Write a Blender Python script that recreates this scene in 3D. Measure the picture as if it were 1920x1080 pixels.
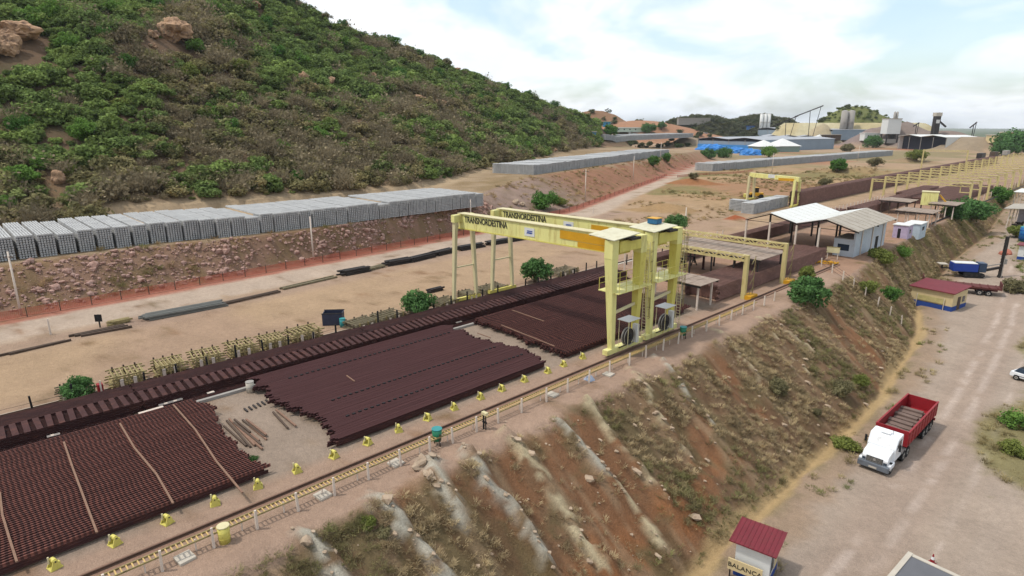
import bpy, bmesh, math, random
import numpy as np
from mathutils import Vector, Matrix
random.seed(7); rng = np.random.default_rng(7)
sc = bpy.context.scene
for o in list(bpy.data.objects): bpy.data.objects.remove(o)
COL = sc.collection

# ------------------------------------------------------------------ camera
# x: across the yard (towards the access road), y: along the crane rails, z: up, yard level = 0
F_PX, CAM_H = 1150.0, 20.0                      # focal length in pixels of a 1920 wide picture
PITCH = math.atan(306 / F_PX)
YAW = math.atan(1240 / (F_PX / math.cos(PITCH)))
cam_d = bpy.data.cameras.new('camera'); cam = bpy.data.objects.new('camera', cam_d); COL.objects.link(cam)
cam_d.sensor_width = 36.0; cam_d.lens = F_PX / 1920 * 36.0; cam_d.clip_start = 0.5; cam_d.clip_end = 40000
cam.location = (0, 0, CAM_H); cam.rotation_euler = (math.pi/2 - PITCH, 0, YAW)
sc.camera = cam
_h = np.array([-math.sin(YAW), math.cos(YAW), 0.0])
_fw = _h*math.cos(PITCH) + np.array([0, 0, -math.sin(PITCH)])
_rt = np.array([math.cos(YAW), math.sin(YAW), 0.0]); _up = np.cross(_rt, _fw)
def ray(x, y): return _fw*F_PX + _rt*(x-960) - _up*(y-540)
def at(x, y, z=0.0):                            # point of a photo pixel on the level z
    d = ray(x, y); return np.array([0, 0, CAM_H]) + d*((z-CAM_H)/d[2])
def far(x, y, dist):                            # point of a photo pixel at a horizontal distance
    d = ray(x, y); return np.array([0, 0, CAM_H]) + d*(dist/math.hypot(d[0], d[1]))
def topx(p):
    v = np.asarray(p, float) - np.array([0, 0, CAM_H]); w = v@_fw
    return 960+F_PX*(v@_rt)/w, 540-F_PX*(v@_up)/w

# ------------------------------------------------------------------ world, sun, exposure
SUN_EL, SUN_AZ = 62.0, 215.0                    # azimuth the light comes from, degrees clockwise from +y
w = bpy.data.worlds.new('World'); sc.world = w; w.use_nodes = True
nt = w.node_tree; nt.nodes.clear(); N = nt.nodes.new; L = nt.links.new
out = N('ShaderNodeOutputWorld'); bg = N('ShaderNodeBackground'); bg.inputs['Strength'].default_value = 0.1
sky = N('ShaderNodeTexSky'); sky.sky_type = 'NISHITA'; sky.sun_disc = False
sky.sun_elevation = math.radians(SUN_EL); sky.sun_rotation = math.radians(SUN_AZ)
sky.air_density = 1.0; sky.dust_density = 2.0; sky.ozone_density = 1.0
tc = N('ShaderNodeTexCoord'); sep = N('ShaderNodeSeparateXYZ'); L(tc.outputs['Generated'], sep.inputs[0])
mz = N('ShaderNodeMath'); mz.operation = 'MAXIMUM'; L(sep.outputs['Z'], mz.inputs[0]); mz.inputs[1].default_value = 0.0
az = N('ShaderNodeMath'); az.operation = 'ADD'; L(mz.outputs[0], az.inputs[0]); az.inputs[1].default_value = 0.38
dv = N('ShaderNodeVectorMath'); dv.operation = 'DIVIDE'; L(tc.outputs['Generated'], dv.inputs[0])
cb = N('ShaderNodeCombineXYZ')
for i in range(3): L(az.outputs[0], cb.inputs[i])
L(cb.outputs[0], dv.inputs[1])
nz = N('ShaderNodeTexNoise'); nz.inputs['Scale'].default_value = 2.4; nz.inputs['Detail'].default_value = 4
nz.inputs['Roughness'].default_value = 0.55; nz.inputs['Distortion'].default_value = 0.3
L(dv.outputs[0], nz.inputs['Vector'])
rp = N('ShaderNodeValToRGB'); rp.color_ramp.elements[0].position = 0.38; rp.color_ramp.elements[1].position = 0.57
rp.color_ramp.elements[0].color = (0.24,)*3 + (1,); rp.color_ramp.elements[1].color = (1, 1, 1, 1)
L(nz.outputs['Fac'], rp.inputs[0])
nz2 = N('ShaderNodeTexNoise'); nz2.inputs['Scale'].default_value = 4.0; nz2.inputs['Detail'].default_value = 4
L(dv.outputs[0], nz2.inputs['Vector'])
cr = N('ShaderNodeValToRGB'); cr.color_ramp.elements[0].position = 0.35; cr.color_ramp.elements[1].position = 0.7
cr.color_ramp.elements[0].color = (8.6, 9.1, 9.7, 1); cr.color_ramp.elements[1].color = (10.6, 10.8, 11.0, 1)
L(nz2.outputs['Fac'], cr.inputs[0])
tint = N('ShaderNodeMix'); tint.data_type = 'RGBA'; tint.blend_type = 'MULTIPLY'; tint.inputs[0].default_value = 1.0
L(sky.outputs[0], tint.inputs[6]); tint.inputs[7].default_value = (1.75, 1.85, 1.75, 1)
mx = N('ShaderNodeMix'); mx.data_type = 'RGBA'
L(rp.outputs[0], mx.inputs[0]); L(tint.outputs[2], mx.inputs[6]); L(cr.outputs[0], mx.inputs[7])
L(mx.outputs[2], bg.inputs['Color']); L(bg.outputs[0], out.inputs['Surface'])
sun_d = bpy.data.lights.new('sun', 'SUN'); sun = bpy.data.objects.new('sun', sun_d); COL.objects.link(sun)
sun_d.energy = 2.3; sun_d.angle = math.radians(4); sun_d.color = (1.0, 0.95, 0.88)
_az = math.radians(SUN_AZ); _el = math.radians(SUN_EL)
sun.rotation_euler = Vector((math.sin(_az)*math.cos(_el), math.cos(_az)*math.cos(_el), math.sin(_el))).to_track_quat('Z', 'Y').to_euler()
sun.location = (0, 0, 300)
vs = sc.view_settings; vs.view_transform = 'Standard'; vs.look = 'None'; vs.exposure = 0.28; vs.gamma = 1.0; vs.use_curve_mapping = False
sc.render.engine = 'CYCLES'

# ------------------------------------------------------------------ helpers
def lin(c): return tuple((x/255/12.92 if x/255 <= 0.04045 else ((x/255+0.055)/1.055)**2.4) for x in c)
def C(r, g, b, k=0.72): return tuple(min(1, x*k) for x in lin((r, g, b)))   # surface colour from a picked photo colour

def mat(name, col, rough=0.8, metal=0.0, var=0.25, scale=2.0, stretch=(1, 1, 1), bump=0.0, bscale=30.0, col2=None, thr=(0.5, 0.7), spec=0.3):
    m = bpy.data.materials.new(name); m.use_nodes = True; t = m.node_tree; n = t.nodes; b = n['Principled BSDF']
    b.inputs['Roughness'].default_value = rough; b.inputs['Metallic'].default_value = metal
    b.inputs['Specular IOR Level'].default_value = spec
    g = n.new('ShaderNodeNewGeometry'); mp = n.new('ShaderNodeMapping'); mp.inputs['Scale'].default_value = stretch
    t.links.new(g.outputs['Position'], mp.inputs['Vector'])
    nz = n.new('ShaderNodeTexNoise'); nz.inputs['Scale'].default_value = scale; nz.inputs['Detail'].default_value = 6; nz.inputs['Roughness'].default_value = 0.65
    t.links.new(mp.outputs[0], nz.inputs['Vector'])
    r = n.new('ShaderNodeMapRange'); r.inputs[1].default_value = 0.25; r.inputs[2].default_value = 0.75
    r.inputs[3].default_value = 1-var; r.inputs[4].default_value = 1+var*0.8
    t.links.new(nz.outputs['Fac'], r.inputs[0])
    mx = n.new('ShaderNodeMix'); mx.data_type = 'RGBA'; mx.blend_type = 'MULTIPLY'; mx.inputs[0].default_value = 1.0
    src = None
    if col2 is not None:
        n2 = n.new('ShaderNodeTexNoise'); n2.inputs['Scale'].default_value = scale*2.3; n2.inputs['Detail'].default_value = 8; n2.inputs['Roughness'].default_value = 0.7
        t.links.new(mp.outputs[0], n2.inputs['Vector'])
        r2 = n.new('ShaderNodeMapRange'); r2.inputs[1].default_value = thr[0]; r2.inputs[2].default_value = thr[1]
        t.links.new(n2.outputs['Fac'], r2.inputs[0])
        m2 = n.new('ShaderNodeMix'); m2.data_type = 'RGBA'; m2.inputs[6].default_value = (*col, 1); m2.inputs[7].default_value = (*col2, 1)
        t.links.new(r2.outputs[0], m2.inputs[0]); t.links.new(m2.outputs[2], mx.inputs[6])
    else: mx.inputs[6].default_value = (*col, 1)
    t.links.new(r.outputs[0], mx.inputs[7]); t.links.new(mx.outputs[2], b.inputs['Base Color'])
    if bump > 0:
        nb = n.new('ShaderNodeTexNoise'); nb.inputs['Scale'].default_value = bscale; nb.inputs['Detail'].default_value = 4
        t.links.new(g.outputs['Position'], nb.inputs['Vector'])
        bp = n.new('ShaderNodeBump'); bp.inputs['Strength'].default_value = bump; bp.inputs['Distance'].default_value = 0.05
        t.links.new(nb.outputs['Fac'], bp.inputs['Height']); t.links.new(bp.outputs[0], b.inputs['Normal'])
    return m

def leaf_mat(name, col=None, var=0.45, scale=0.9):
    m = bpy.data.materials.new(name); m.use_nodes = True; t = m.node_tree; n = t.nodes; n.clear()
    o = n.new('ShaderNodeOutputMaterial'); d = n.new('ShaderNodeBsdfDiffuse'); tr = n.new('ShaderNodeBsdfTranslucent'); ms = n.new('ShaderNodeMixShader')
    ms.inputs[0].default_value = 0.28
    g = n.new('ShaderNodeNewGeometry'); nz = n.new('ShaderNodeTexNoise'); nz.inputs['Scale'].default_value = scale; nz.inputs['Detail'].default_value = 5; nz.inputs['Roughness'].default_value = 0.7
    t.links.new(g.outputs['Position'], nz.inputs['Vector'])
    r = n.new('ShaderNodeMapRange'); r.inputs[1].default_value = 0.3; r.inputs[2].default_value = 0.7; r.inputs[3].default_value = 1-var; r.inputs[4].default_value = 1+var
    t.links.new(nz.outputs['Fac'], r.inputs[0])
    mx = n.new('ShaderNodeMix'); mx.data_type = 'RGBA'; mx.blend_type = 'MULTIPLY'; mx.inputs[0].default_value = 1.0
    if col is None:
        a = n.new('ShaderNodeAttribute'); a.attribute_type = 'INSTANCER'; a.attribute_name = 'col'; t.links.new(a.outputs['Color'], mx.inputs[6])
    else: mx.inputs[6].default_value = (*col, 1)
    t.links.new(r.outputs[0], mx.inputs[7]); t.links.new(mx.outputs[2], d.inputs[0]); t.links.new(mx.outputs[2], tr.inputs[0])
    t.links.new(d.outputs[0], ms.inputs[1]); t.links.new(tr.outputs[0], ms.inputs[2]); t.links.new(ms.outputs[0], o.inputs[0])
    return m

class MB:                                        # collects boxes, bars and tubes into one mesh
    def __init__(s): s.v = []; s.f = []
    def add(s, vs, fs):
        b = len(s.v); s.v += [tuple(map(float, p)) for p in vs]; s.f += [tuple(b+i for i in f) for f in fs]; return s
    def hexa(s, p):                              # 8 corners: bottom ring 0-3, top ring 4-7
        return s.add(p, [(3, 2, 1, 0), (4, 5, 6, 7), (0, 1, 5, 4), (1, 2, 6, 5), (2, 3, 7, 6), (3, 0, 4, 7)])
    def box(s, x0, x1, y0, y1, z0, z1):
        return s.hexa([(x0, y0, z0), (x1, y0, z0), (x1, y1, z0), (x0, y1, z0), (x0, y0, z1), (x1, y0, z1), (x1, y1, z1), (x0, y1, z1)])
    def cbox(s, c, d, rz=0.0):
        x, y, z = (i/2 for i in d); ca, sa = math.cos(rz), math.sin(rz)
        return s.hexa([(c[0]+a*ca-b*sa, c[1]+a*sa+b*ca, c[2]+e) for e in (-z, z) for a, b in ((-x, -y), (x, -y), (x, y), (-x, y))])
    def taper(s, c0, d0, c1, d1):                # frustum between two rectangles (centre, (sx, sy))
        r = lambda c, d: [(c[0]-d[0]/2, c[1]-d[1]/2, c[2]), (c[0]+d[0]/2, c[1]-d[1]/2, c[2]), (c[0]+d[0]/2, c[1]+d[1]/2, c[2]), (c[0]-d[0]/2, c[1]+d[1]/2, c[2])]
        return s.hexa(r(c0, d0)+r(c1, d1))
    def bar(s, p, q, w, h=None):
        h = h or w; p, q = Vector(p), Vector(q); d = (q-p).normalized()
        u = d.cross(Vector((0, 0, 1)))
        if u.length < 1e-3: u = Vector((1, 0, 0))
        u.normalize(); v = u.cross(d)
        a, b = u*(w/2), v*(h/2)
        return s.hexa([p-a-b, p+a-b, p+a+b, p-a+b, q-a-b, q+a-b, q+a+b, q-a+b])
    def tube(s, p, q, r0, r1=None, n=8, caps=True):
        r1 = r0 if r1 is None else r1; p, q = Vector(p), Vector(q); d = (q-p).normalized()
        u = d.orthogonal().normalized(); v = d.cross(u)
        vs = [p+(u*math.cos(2*math.pi*i/n)+v*math.sin(2*math.pi*i/n))*r0 for i in range(n)] + [q+(u*math.cos(2*math.pi*i/n)+v*math.sin(2*math.pi*i/n))*r1 for i in range(n)]
        fs = [(i, (i+1) % n, n+(i+1) % n, n+i) for i in range(n)]
        if caps: fs += [tuple(range(n-1, -1, -1)), tuple(range(n, 2*n))]
        return s.add(vs, fs)
    def prism(s, prof, ax, a0, a1):              # 2D profile extruded along axis 'x' or 'y' from a0 to a1
        n = len(prof)
        P = (lambda u, v, a: (a, u, v)) if ax == 'x' else ((lambda u, v, a: (u, a, v)) if ax == 'y' else (lambda u, v, a: (u, v, a)))
        vs = [P(u, v, a0) for u, v in prof]+[P(u, v, a1) for u, v in prof]
        return s.add(vs, [(i, (i+1) % n, n+(i+1) % n, n+i) for i in range(n)]+[tuple(range(n-1, -1, -1)), tuple(range(n, 2*n))])
    def mesh(s, name, m=None, smooth=False):
        me = bpy.data.meshes.new(name); me.from_pydata(s.v, [], s.f)
        bm = bmesh.new(); bm.from_mesh(me); bmesh.ops.recalc_face_normals(bm, faces=bm.faces); bm.to_mesh(me); bm.free()
        if m: me.materials.append(m)
        if smooth: me.shade_smooth()
        return me
    def build(s, name, m, parent=None, smooth=False, bevel=0):
        return link(name, s.mesh(name, m, smooth), parent, bevel=bevel)
def link(name, me, parent=None, loc=None, bevel=0):
    o = bpy.data.objects.new(name, me); COL.objects.link(o)
    if parent: o.parent = parent
    if loc is not None: o.location = loc
    if bevel:
        b = o.modifiers.new('bevel', 'BEVEL'); b.width = bevel; b.segments = 2; b.limit_method = 'ANGLE'
    return o
def tag(o, label=None, cat=None, group=None, kind=None):
    for k, v in (('label', label), ('category', cat), ('group', group), ('kind', kind)):
        if v: o[k] = v
    return o
def thing(name, label, cat, loc=(0, 0, 0), rz=0.0, group=None):
    o = bpy.data.objects.new(name, None); COL.objects.link(o); o.location = loc; o.rotation_euler = (0, 0, rz); o.empty_display_size = 0.3
    return tag(o, label, cat, group)
def copy_tree(o, parent=None):
    c = o.copy(); COL.objects.link(c); c.parent = parent
    for ch in list(o.children): copy_tree(ch, c)
    return c

# ------------------------------------------------------------------ numpy value noise
def _hash(i, j, s):
    n = (i.astype(np.int64)*374761393 + j.astype(np.int64)*668265263 + s*2147483647) & 0x7fffffff
    n = ((n ^ (n >> 13))*1274126177) & 0x7fffffff
    return ((n ^ (n >> 16)) & 0xffff)/65535.0
def vnoise(x, y, s=0):
    i, j = np.floor(x), np.floor(y); u, v = x-i, y-j; u = u*u*(3-2*u); v = v*v*(3-2*v)
    a, b, c, d = _hash(i, j, s), _hash(i+1, j, s), _hash(i, j+1, s), _hash(i+1, j+1, s)
    return (a*(1-u)+b*u)*(1-v)+(c*(1-u)+d*u)*v
def fbm(x, y, sc=1.0, o=4, s=0):
    x = np.asarray(x, float)*sc; y = np.asarray(y, float)*sc; r = 0; a = 0.5; t = 0
    for k in range(o): r = r+a*vnoise(x, y, s+k*17); t += a; a *= 0.5; x = x*2.03+11.3; y = y*2.03+7.7
    return r/t
def sst(a, b, x):
    t = np.clip((x-a)/(b-a), 0, 1); return t*t*(3-2*t)
# ------------------------------------------------------------------ terrain
I = np.interp
def crest(Y): return I(Y, [-300, 90, 112, 150, 200, 276, 400], [-27, -27, -29.3, -30.4, -31.6, -34.5, -38])
def toe(Y): return I(Y, [-300, 65, 87, 100, 113, 150, 177, 231, 300, 400], [-16.4, -16.4, -18.2, -20.3, -23.6, -26.1, -25.8, -30, -33, -36])
def zroad(Y): return I(Y, [-300, 115, 165, 230, 300, 400], [-8, -8, -5.5, -3, -1.2, 0])
def wfoot(Y): return I(Y, [-300, 4, 20, 47, 79, 113, 256, 420], [-82, -83.2, -84.4, -87, -90.5, -98, -154, -215])
def wtop(Y): return I(Y, [-300, 0, 22, 30, 46, 80, 95, 129, 172, 266, 420], [-90.2, -90.4, -90.8, -89.5, -89.2, -94, -108, -124, -134.5, -165, -222])
def zter(Y): return I(Y, [-300, 80, 120, 270, 420], [4.5, 4.5, 6, 6, 4])
# hill: foot distance, ridge distance and ridge height by direction seen from the yard edge below the viewpoint
_hp = []
for x, yf, zf, yr, dr in ((-900, 470, 5, -330, 330), (-400, 445, 5, -290, 310), (0, 418, 5, -215, 300), (300, 398, 5, -110, 300), (480, 385, 5, -42, 300), (560, 378, 5, 4, 300),
                          (640, 368, 5.5, 48, 305), (700, 360, 5.5, 76, 310), (760, 352, 6, 88, 320), (850, 335, 6, 134, 335), (950, 312, 6, 174, 370), (1000, 300, 6, 192, 400),
                          (1050, 287, 6, 208, 440), (1095, 279, 6, 222, 470), (1125, 275, 6, 238, 490), (1150, 274, 6, 262, 500)):
    pf = at(x, yf, zf); d = ray(x, yr); pr = far(x, yr, dr)
    _hp.append((math.atan2(-pf[0], pf[1]), math.hypot(pf[0], pf[1])+4, math.hypot(pr[0], pr[1]), max(pr[2], 6)))
_hp.sort(); _ha = np.array(_hp)
def hill(X, Y):
    th = np.arctan2(-X, Y); r = np.hypot(X, Y)
    th2 = np.where(th < -2.2, th+2*math.pi, th)
    df = I(th2, _ha[:, 0], _ha[:, 1]); dr = I(th2, _ha[:, 0], _ha[:, 2]); hr = I(th2, _ha[:, 0], _ha[:, 3])
    inside = (th2 > _ha[0, 0]-0.02) & (th2 < 2.45)
    u = (r-df)/(dr-df); bump = (fbm(X, Y, 1/38., 4, 3)-0.5)*24+(fbm(X, Y, 1/11., 3, 5)-0.5)*5
    up = np.where(u < 1, 0.82*u+0.18*u*u, 1-0.35*(u-1)**2*4)
    z = 5.5+(hr-5.5)*up+bump*np.clip(u*2.5, 0, 1)*np.clip((1.0-np.abs(u-0.45)*1.6), 0.05, 1)*np.clip((hr-6)/30, 0, 1)
    return np.where(inside & (u > 0), z, -99), u
MOUNDS = []                                      # (x, y, rx, ry, rot, h, colour, steepness)
def mound(px, py_base, zb, wpx, hgt, col, depth=1.0, p=1.0, dist=None):
    c = far(px, py_base, dist) if dist else at(px, py_base, zb)
    d = math.hypot(c[0], c[1]); rx = wpx*d/F_PX/2
    MOUNDS.append((c[0], c[1], rx, rx*depth, math.atan2(c[1], c[0])-math.pi/2, hgt, col, p))
RED = C(178, 112, 84); 
mound(1200, 232, 0, 420, 25, C(184, 138, 110), 0.5, dist=760)
mound(1100, 228, 0, 240, 33, C(152, 118, 92), 0.5, dist=800)
mound(1300, 232, 0, 240, 30, C(80, 82, 58), 0.4, dist=900)
mound(1425, 232, 0, 280, 31, C(80, 82, 58), 0.4, dist=930)
mound(1290, 240, 0, 90, 10, C(168, 150, 130), 0.4, dist=640)
mound(1600, 232, 0, 240, 42, C(120, 128, 76), 0.5, dist=880)
mound(1600, 245, 0, 330, 22, C(206, 190, 150), 0.35, 2.6, dist=770)
mound(1540, 246, 0, 70, 25, C(196, 180, 150), 0.8, 0.6, dist=730)
mound(1665, 252, 0, 170, 17, C(150, 132, 128), 0.5, 1.3, dist=690)
mound(1775, 250, 0, 190, 15, C(152, 136, 128), 0.4, 1.0, dist=680)
mound(1840, 262, 0, 150, 11, C(168, 150, 128), 0.5, 1.5, dist=600)
mound(1245, 395, 0, 150, 1.8, C(178, 146, 108), 0.5, 1.0)
mound(1300, 345, 0, 120, 2.0, C(172, 120, 84), 0.4, 1.0)
mound(1600, 325, 0, 170, 3.0, C(176, 150, 112), 0.2, 1.0)
mound(1700, 305, 0, 120, 2.5, C(176, 150, 120), 0.2, 1.0)
mound(1380, 412, 0, 42, 1.2, C(176, 100, 66), 0.6, 0.7)

def mvals(X, Y, m):
    c, s = math.cos(m[4]), math.sin(m[4]); dx, dy = X-m[0], Y-m[1]
    q = np.sqrt(((dx*c+dy*s)/m[2])**2+((-dx*s+dy*c)/m[3])**2)*(1+0.5*(fbm(X, Y, 3.0/m[2], 3, 9)-0.5))
    return np.clip(1-q, 0, 1)
def terr(X, Y, ribs=True):
    X = np.asarray(X, float); Y = np.asarray(Y, float)
    c, t, zr = crest(Y), toe(Y), zroad(Y)
    u = np.clip((X-c)/(t-c), 0, 1)
    sl = np.where(u < 0.08, u*u/0.16, u-0.04)/0.96; sl = np.minimum(sl, 1)
    lump = (fbm(X, Y, 0.35, 4, 21)-0.5)*1.0+(fbm(X*0.35, Y, 0.9, 3, 23)-0.5)*0.8+(fbm(X*0.25, Y, 1.9, 3, 25)-0.5)*0.4
    z = zr*sl+lump*np.clip(np.minimum(u, 1-u)*5, 0, 1)*np.clip(-zr/5, 0, 1)
    z = z-0.35*np.exp(-((X-t-0.2)/0.5)**2)*np.clip(-zr/5, 0, 1)          # ditch along the toe
    z = z+np.where(X > t+1, (fbm(X, Y, 0.3, 3, 31)-0.5)*0.16, 0)
    f, e = wfoot(Y), wtop(Y); uw = np.clip((f-X)/(f-e), 0, 1)
    z = z+zter(Y)*sst(0, 1, uw)*0.5+zter(Y)*uw*0.5+(fbm(X, Y, 0.5, 4, 41)-0.5)*0.9*np.clip(np.minimum(uw, 1-uw)*5, 0, 1)
    yard = (X > f) & (X < c)
    z = z+np.where(yard, (fbm(X, Y, 0.12, 3, 51)-0.5)*0.10*sst(-55, -60, X), 0)
    d = np.hypot(X, Y)
    flat = sst(380, 460, Y)*(1-sst(700, 800, d))
    z = np.where(Y > 350, z*(1-sst(350, 450, Y)), z)
    z = z-34*sst(900, 2600, d)+(fbm(X, Y, 1/900., 3, 61)-0.5)*20*sst(1500, 3500, d)
    hz, hu = hill(X, Y)
    z = np.maximum(z, hz)
    for m in MOUNDS:
        a = mvals(X, Y, m); z = z+m[5]*np.minimum(1, (a*a*(3-2*a) if m[7] >= 1 else a)*m[7] if m[7] > 1 else (a*a*(3-2*a) if m[7] == 1 else a))
    if ribs: z = z+rib_field(X, Y)[0]
    return z
# pale rock ribs running down the near embankment (photo polylines on the slope)
RIBPX = [([(690, 925), (725, 965), (770, 1010), (835, 1085)], 0.55, 0.45, 0), ([(800, 868), (835, 925), (862, 975)], 0.6, 0.5, 0), ([(868, 850), (925, 925), (965, 965), (1000, 1010), (1040, 1075)], 0.5, 0.55, 0),
         ([(945, 815), (985, 865), (1025, 915), (1062, 968), (1095, 1025), (1130, 1075)], 0.6, 0.6, 1), ([(1050, 795), (1095, 845), (1140, 890)], 0.35, 0.3, 0),
         ([(1095, 752), (1140, 815), (1200, 885), (1250, 940)], 0.5, 0.45, 1), ([(1175, 690), (1225, 770), (1290, 850)], 0.35, 0.3, 1), ([(1225, 670), (1290, 745), (1340, 800)], 0.3, 0.3, 0),
         ([(1330, 618), (1385, 665), (1420, 705)], 0.22, 0.2, 1), ([(1408, 590), (1460, 640), (1515, 700)], 0.2, 0.2, 1), ([(1440, 592), (1490, 630), (1530, 662)], 0.2, 0.2, 1), ([(1150, 905), (1195, 960), (1240, 1020)], 0.4, 0.3, 1),
         ([(560, 1000), (600, 1045), (640, 1090)], 0.5, 0.4, 0)]
RIBS = []
def rib_field(X, Y):
    h = np.zeros_like(X); wgt = np.zeros_like(X); tint = np.zeros_like(X)
    if not RIBS: return h, wgt, tint
    sel = (X > -29) & (X < -13) & (Y > -5) & (Y < 95)
    if not sel.any(): return h, wgt, tint
    x, y = X[sel]+(fbm(X[sel], Y[sel], 1.1, 3, 71)-0.5)*0.8, Y[sel]+(fbm(X[sel], Y[sel], 1.1, 3, 73)-0.5)*0.8
    hh = np.zeros_like(x); ww = np.zeros_like(x); tt = np.zeros_like(x)
    for P, r, hgt, tn in RIBS:
        best = np.full_like(x, 9e9)
        for (ax, ay), (bx, by) in zip(P[:-1], P[1:]):
            L2 = (bx-ax)**2+(by-ay)**2; k = np.clip(((x-ax)*(bx-ax)+(y-ay)*(by-ay))/L2, 0, 1)
            best = np.minimum(best, (x-ax-k*(bx-ax))**2+(y-ay-k*(by-ay))**2)
        rr = r*(0.2+1.4*fbm(x, y, 0.7, 4, 75)); q = np.exp(-best/(rr*rr))*(0.55+0.9*(fbm(x, y, 1.8, 3, 77)-0.2))
        hh = np.maximum(hh, q*hgt*1.5); tt = np.where(q > ww, tn, tt); ww = np.maximum(ww, q)
    h[sel], wgt[sel], tint[sel] = hh, ww, tt
    return h, wgt, tint
def hit(x, y, ribs=False, dmax=3000):
    d = ray(x, y); hd = math.hypot(d[0], d[1]); D = np.geomspace(8, dmax, 1500)
    P = np.array([0, 0, CAM_H])[None]+d[None]*(D/hd)[:, None]
    g = P[:, 2]-terr(P[:, 0], P[:, 1], ribs); k = np.argmax(g < 0)
    if k == 0: return P[-1]
    a = g[k-1]/(g[k-1]-g[k]); return P[k-1]+(P[k]-P[k-1])*a
for pl, r, h, tn in RIBPX: RIBS.append(([tuple(hit(*p)[:2]) for p in pl], r, h, tn))
def ground(x, y): return float(terr(np.array([x]), np.array([y]))[0])

def steps(*segs):
    r = []
    for a, b, s in segs: r += list(np.arange(a, b, s))
    return np.array(r+[segs[-1][1]])
xs = np.concatenate([-np.geomspace(9000, 620, 22)[:-1], steps((-620, -130, 4.5), (-130, -78, 0.8), (-78, -56, 1.2), (-56, -31, 1.0), (-31, -14, 0.3), (-14, -4, 0.33), (-4, 8, 0.8)), np.geomspace(9, 9000, 24)])
ys = np.concatenate([-np.geomspace(9000, 160, 16)[:-1], steps((-160, -10, 5), (-10, 92, 0.36), (92, 200, 1.1), (200, 450, 3), (450, 960, 7)), np.geomspace(975, 12000, 40)])
GX, GY = np.meshgrid(xs, ys, indexing='ij'); GZ = terr(GX, GY)

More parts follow.
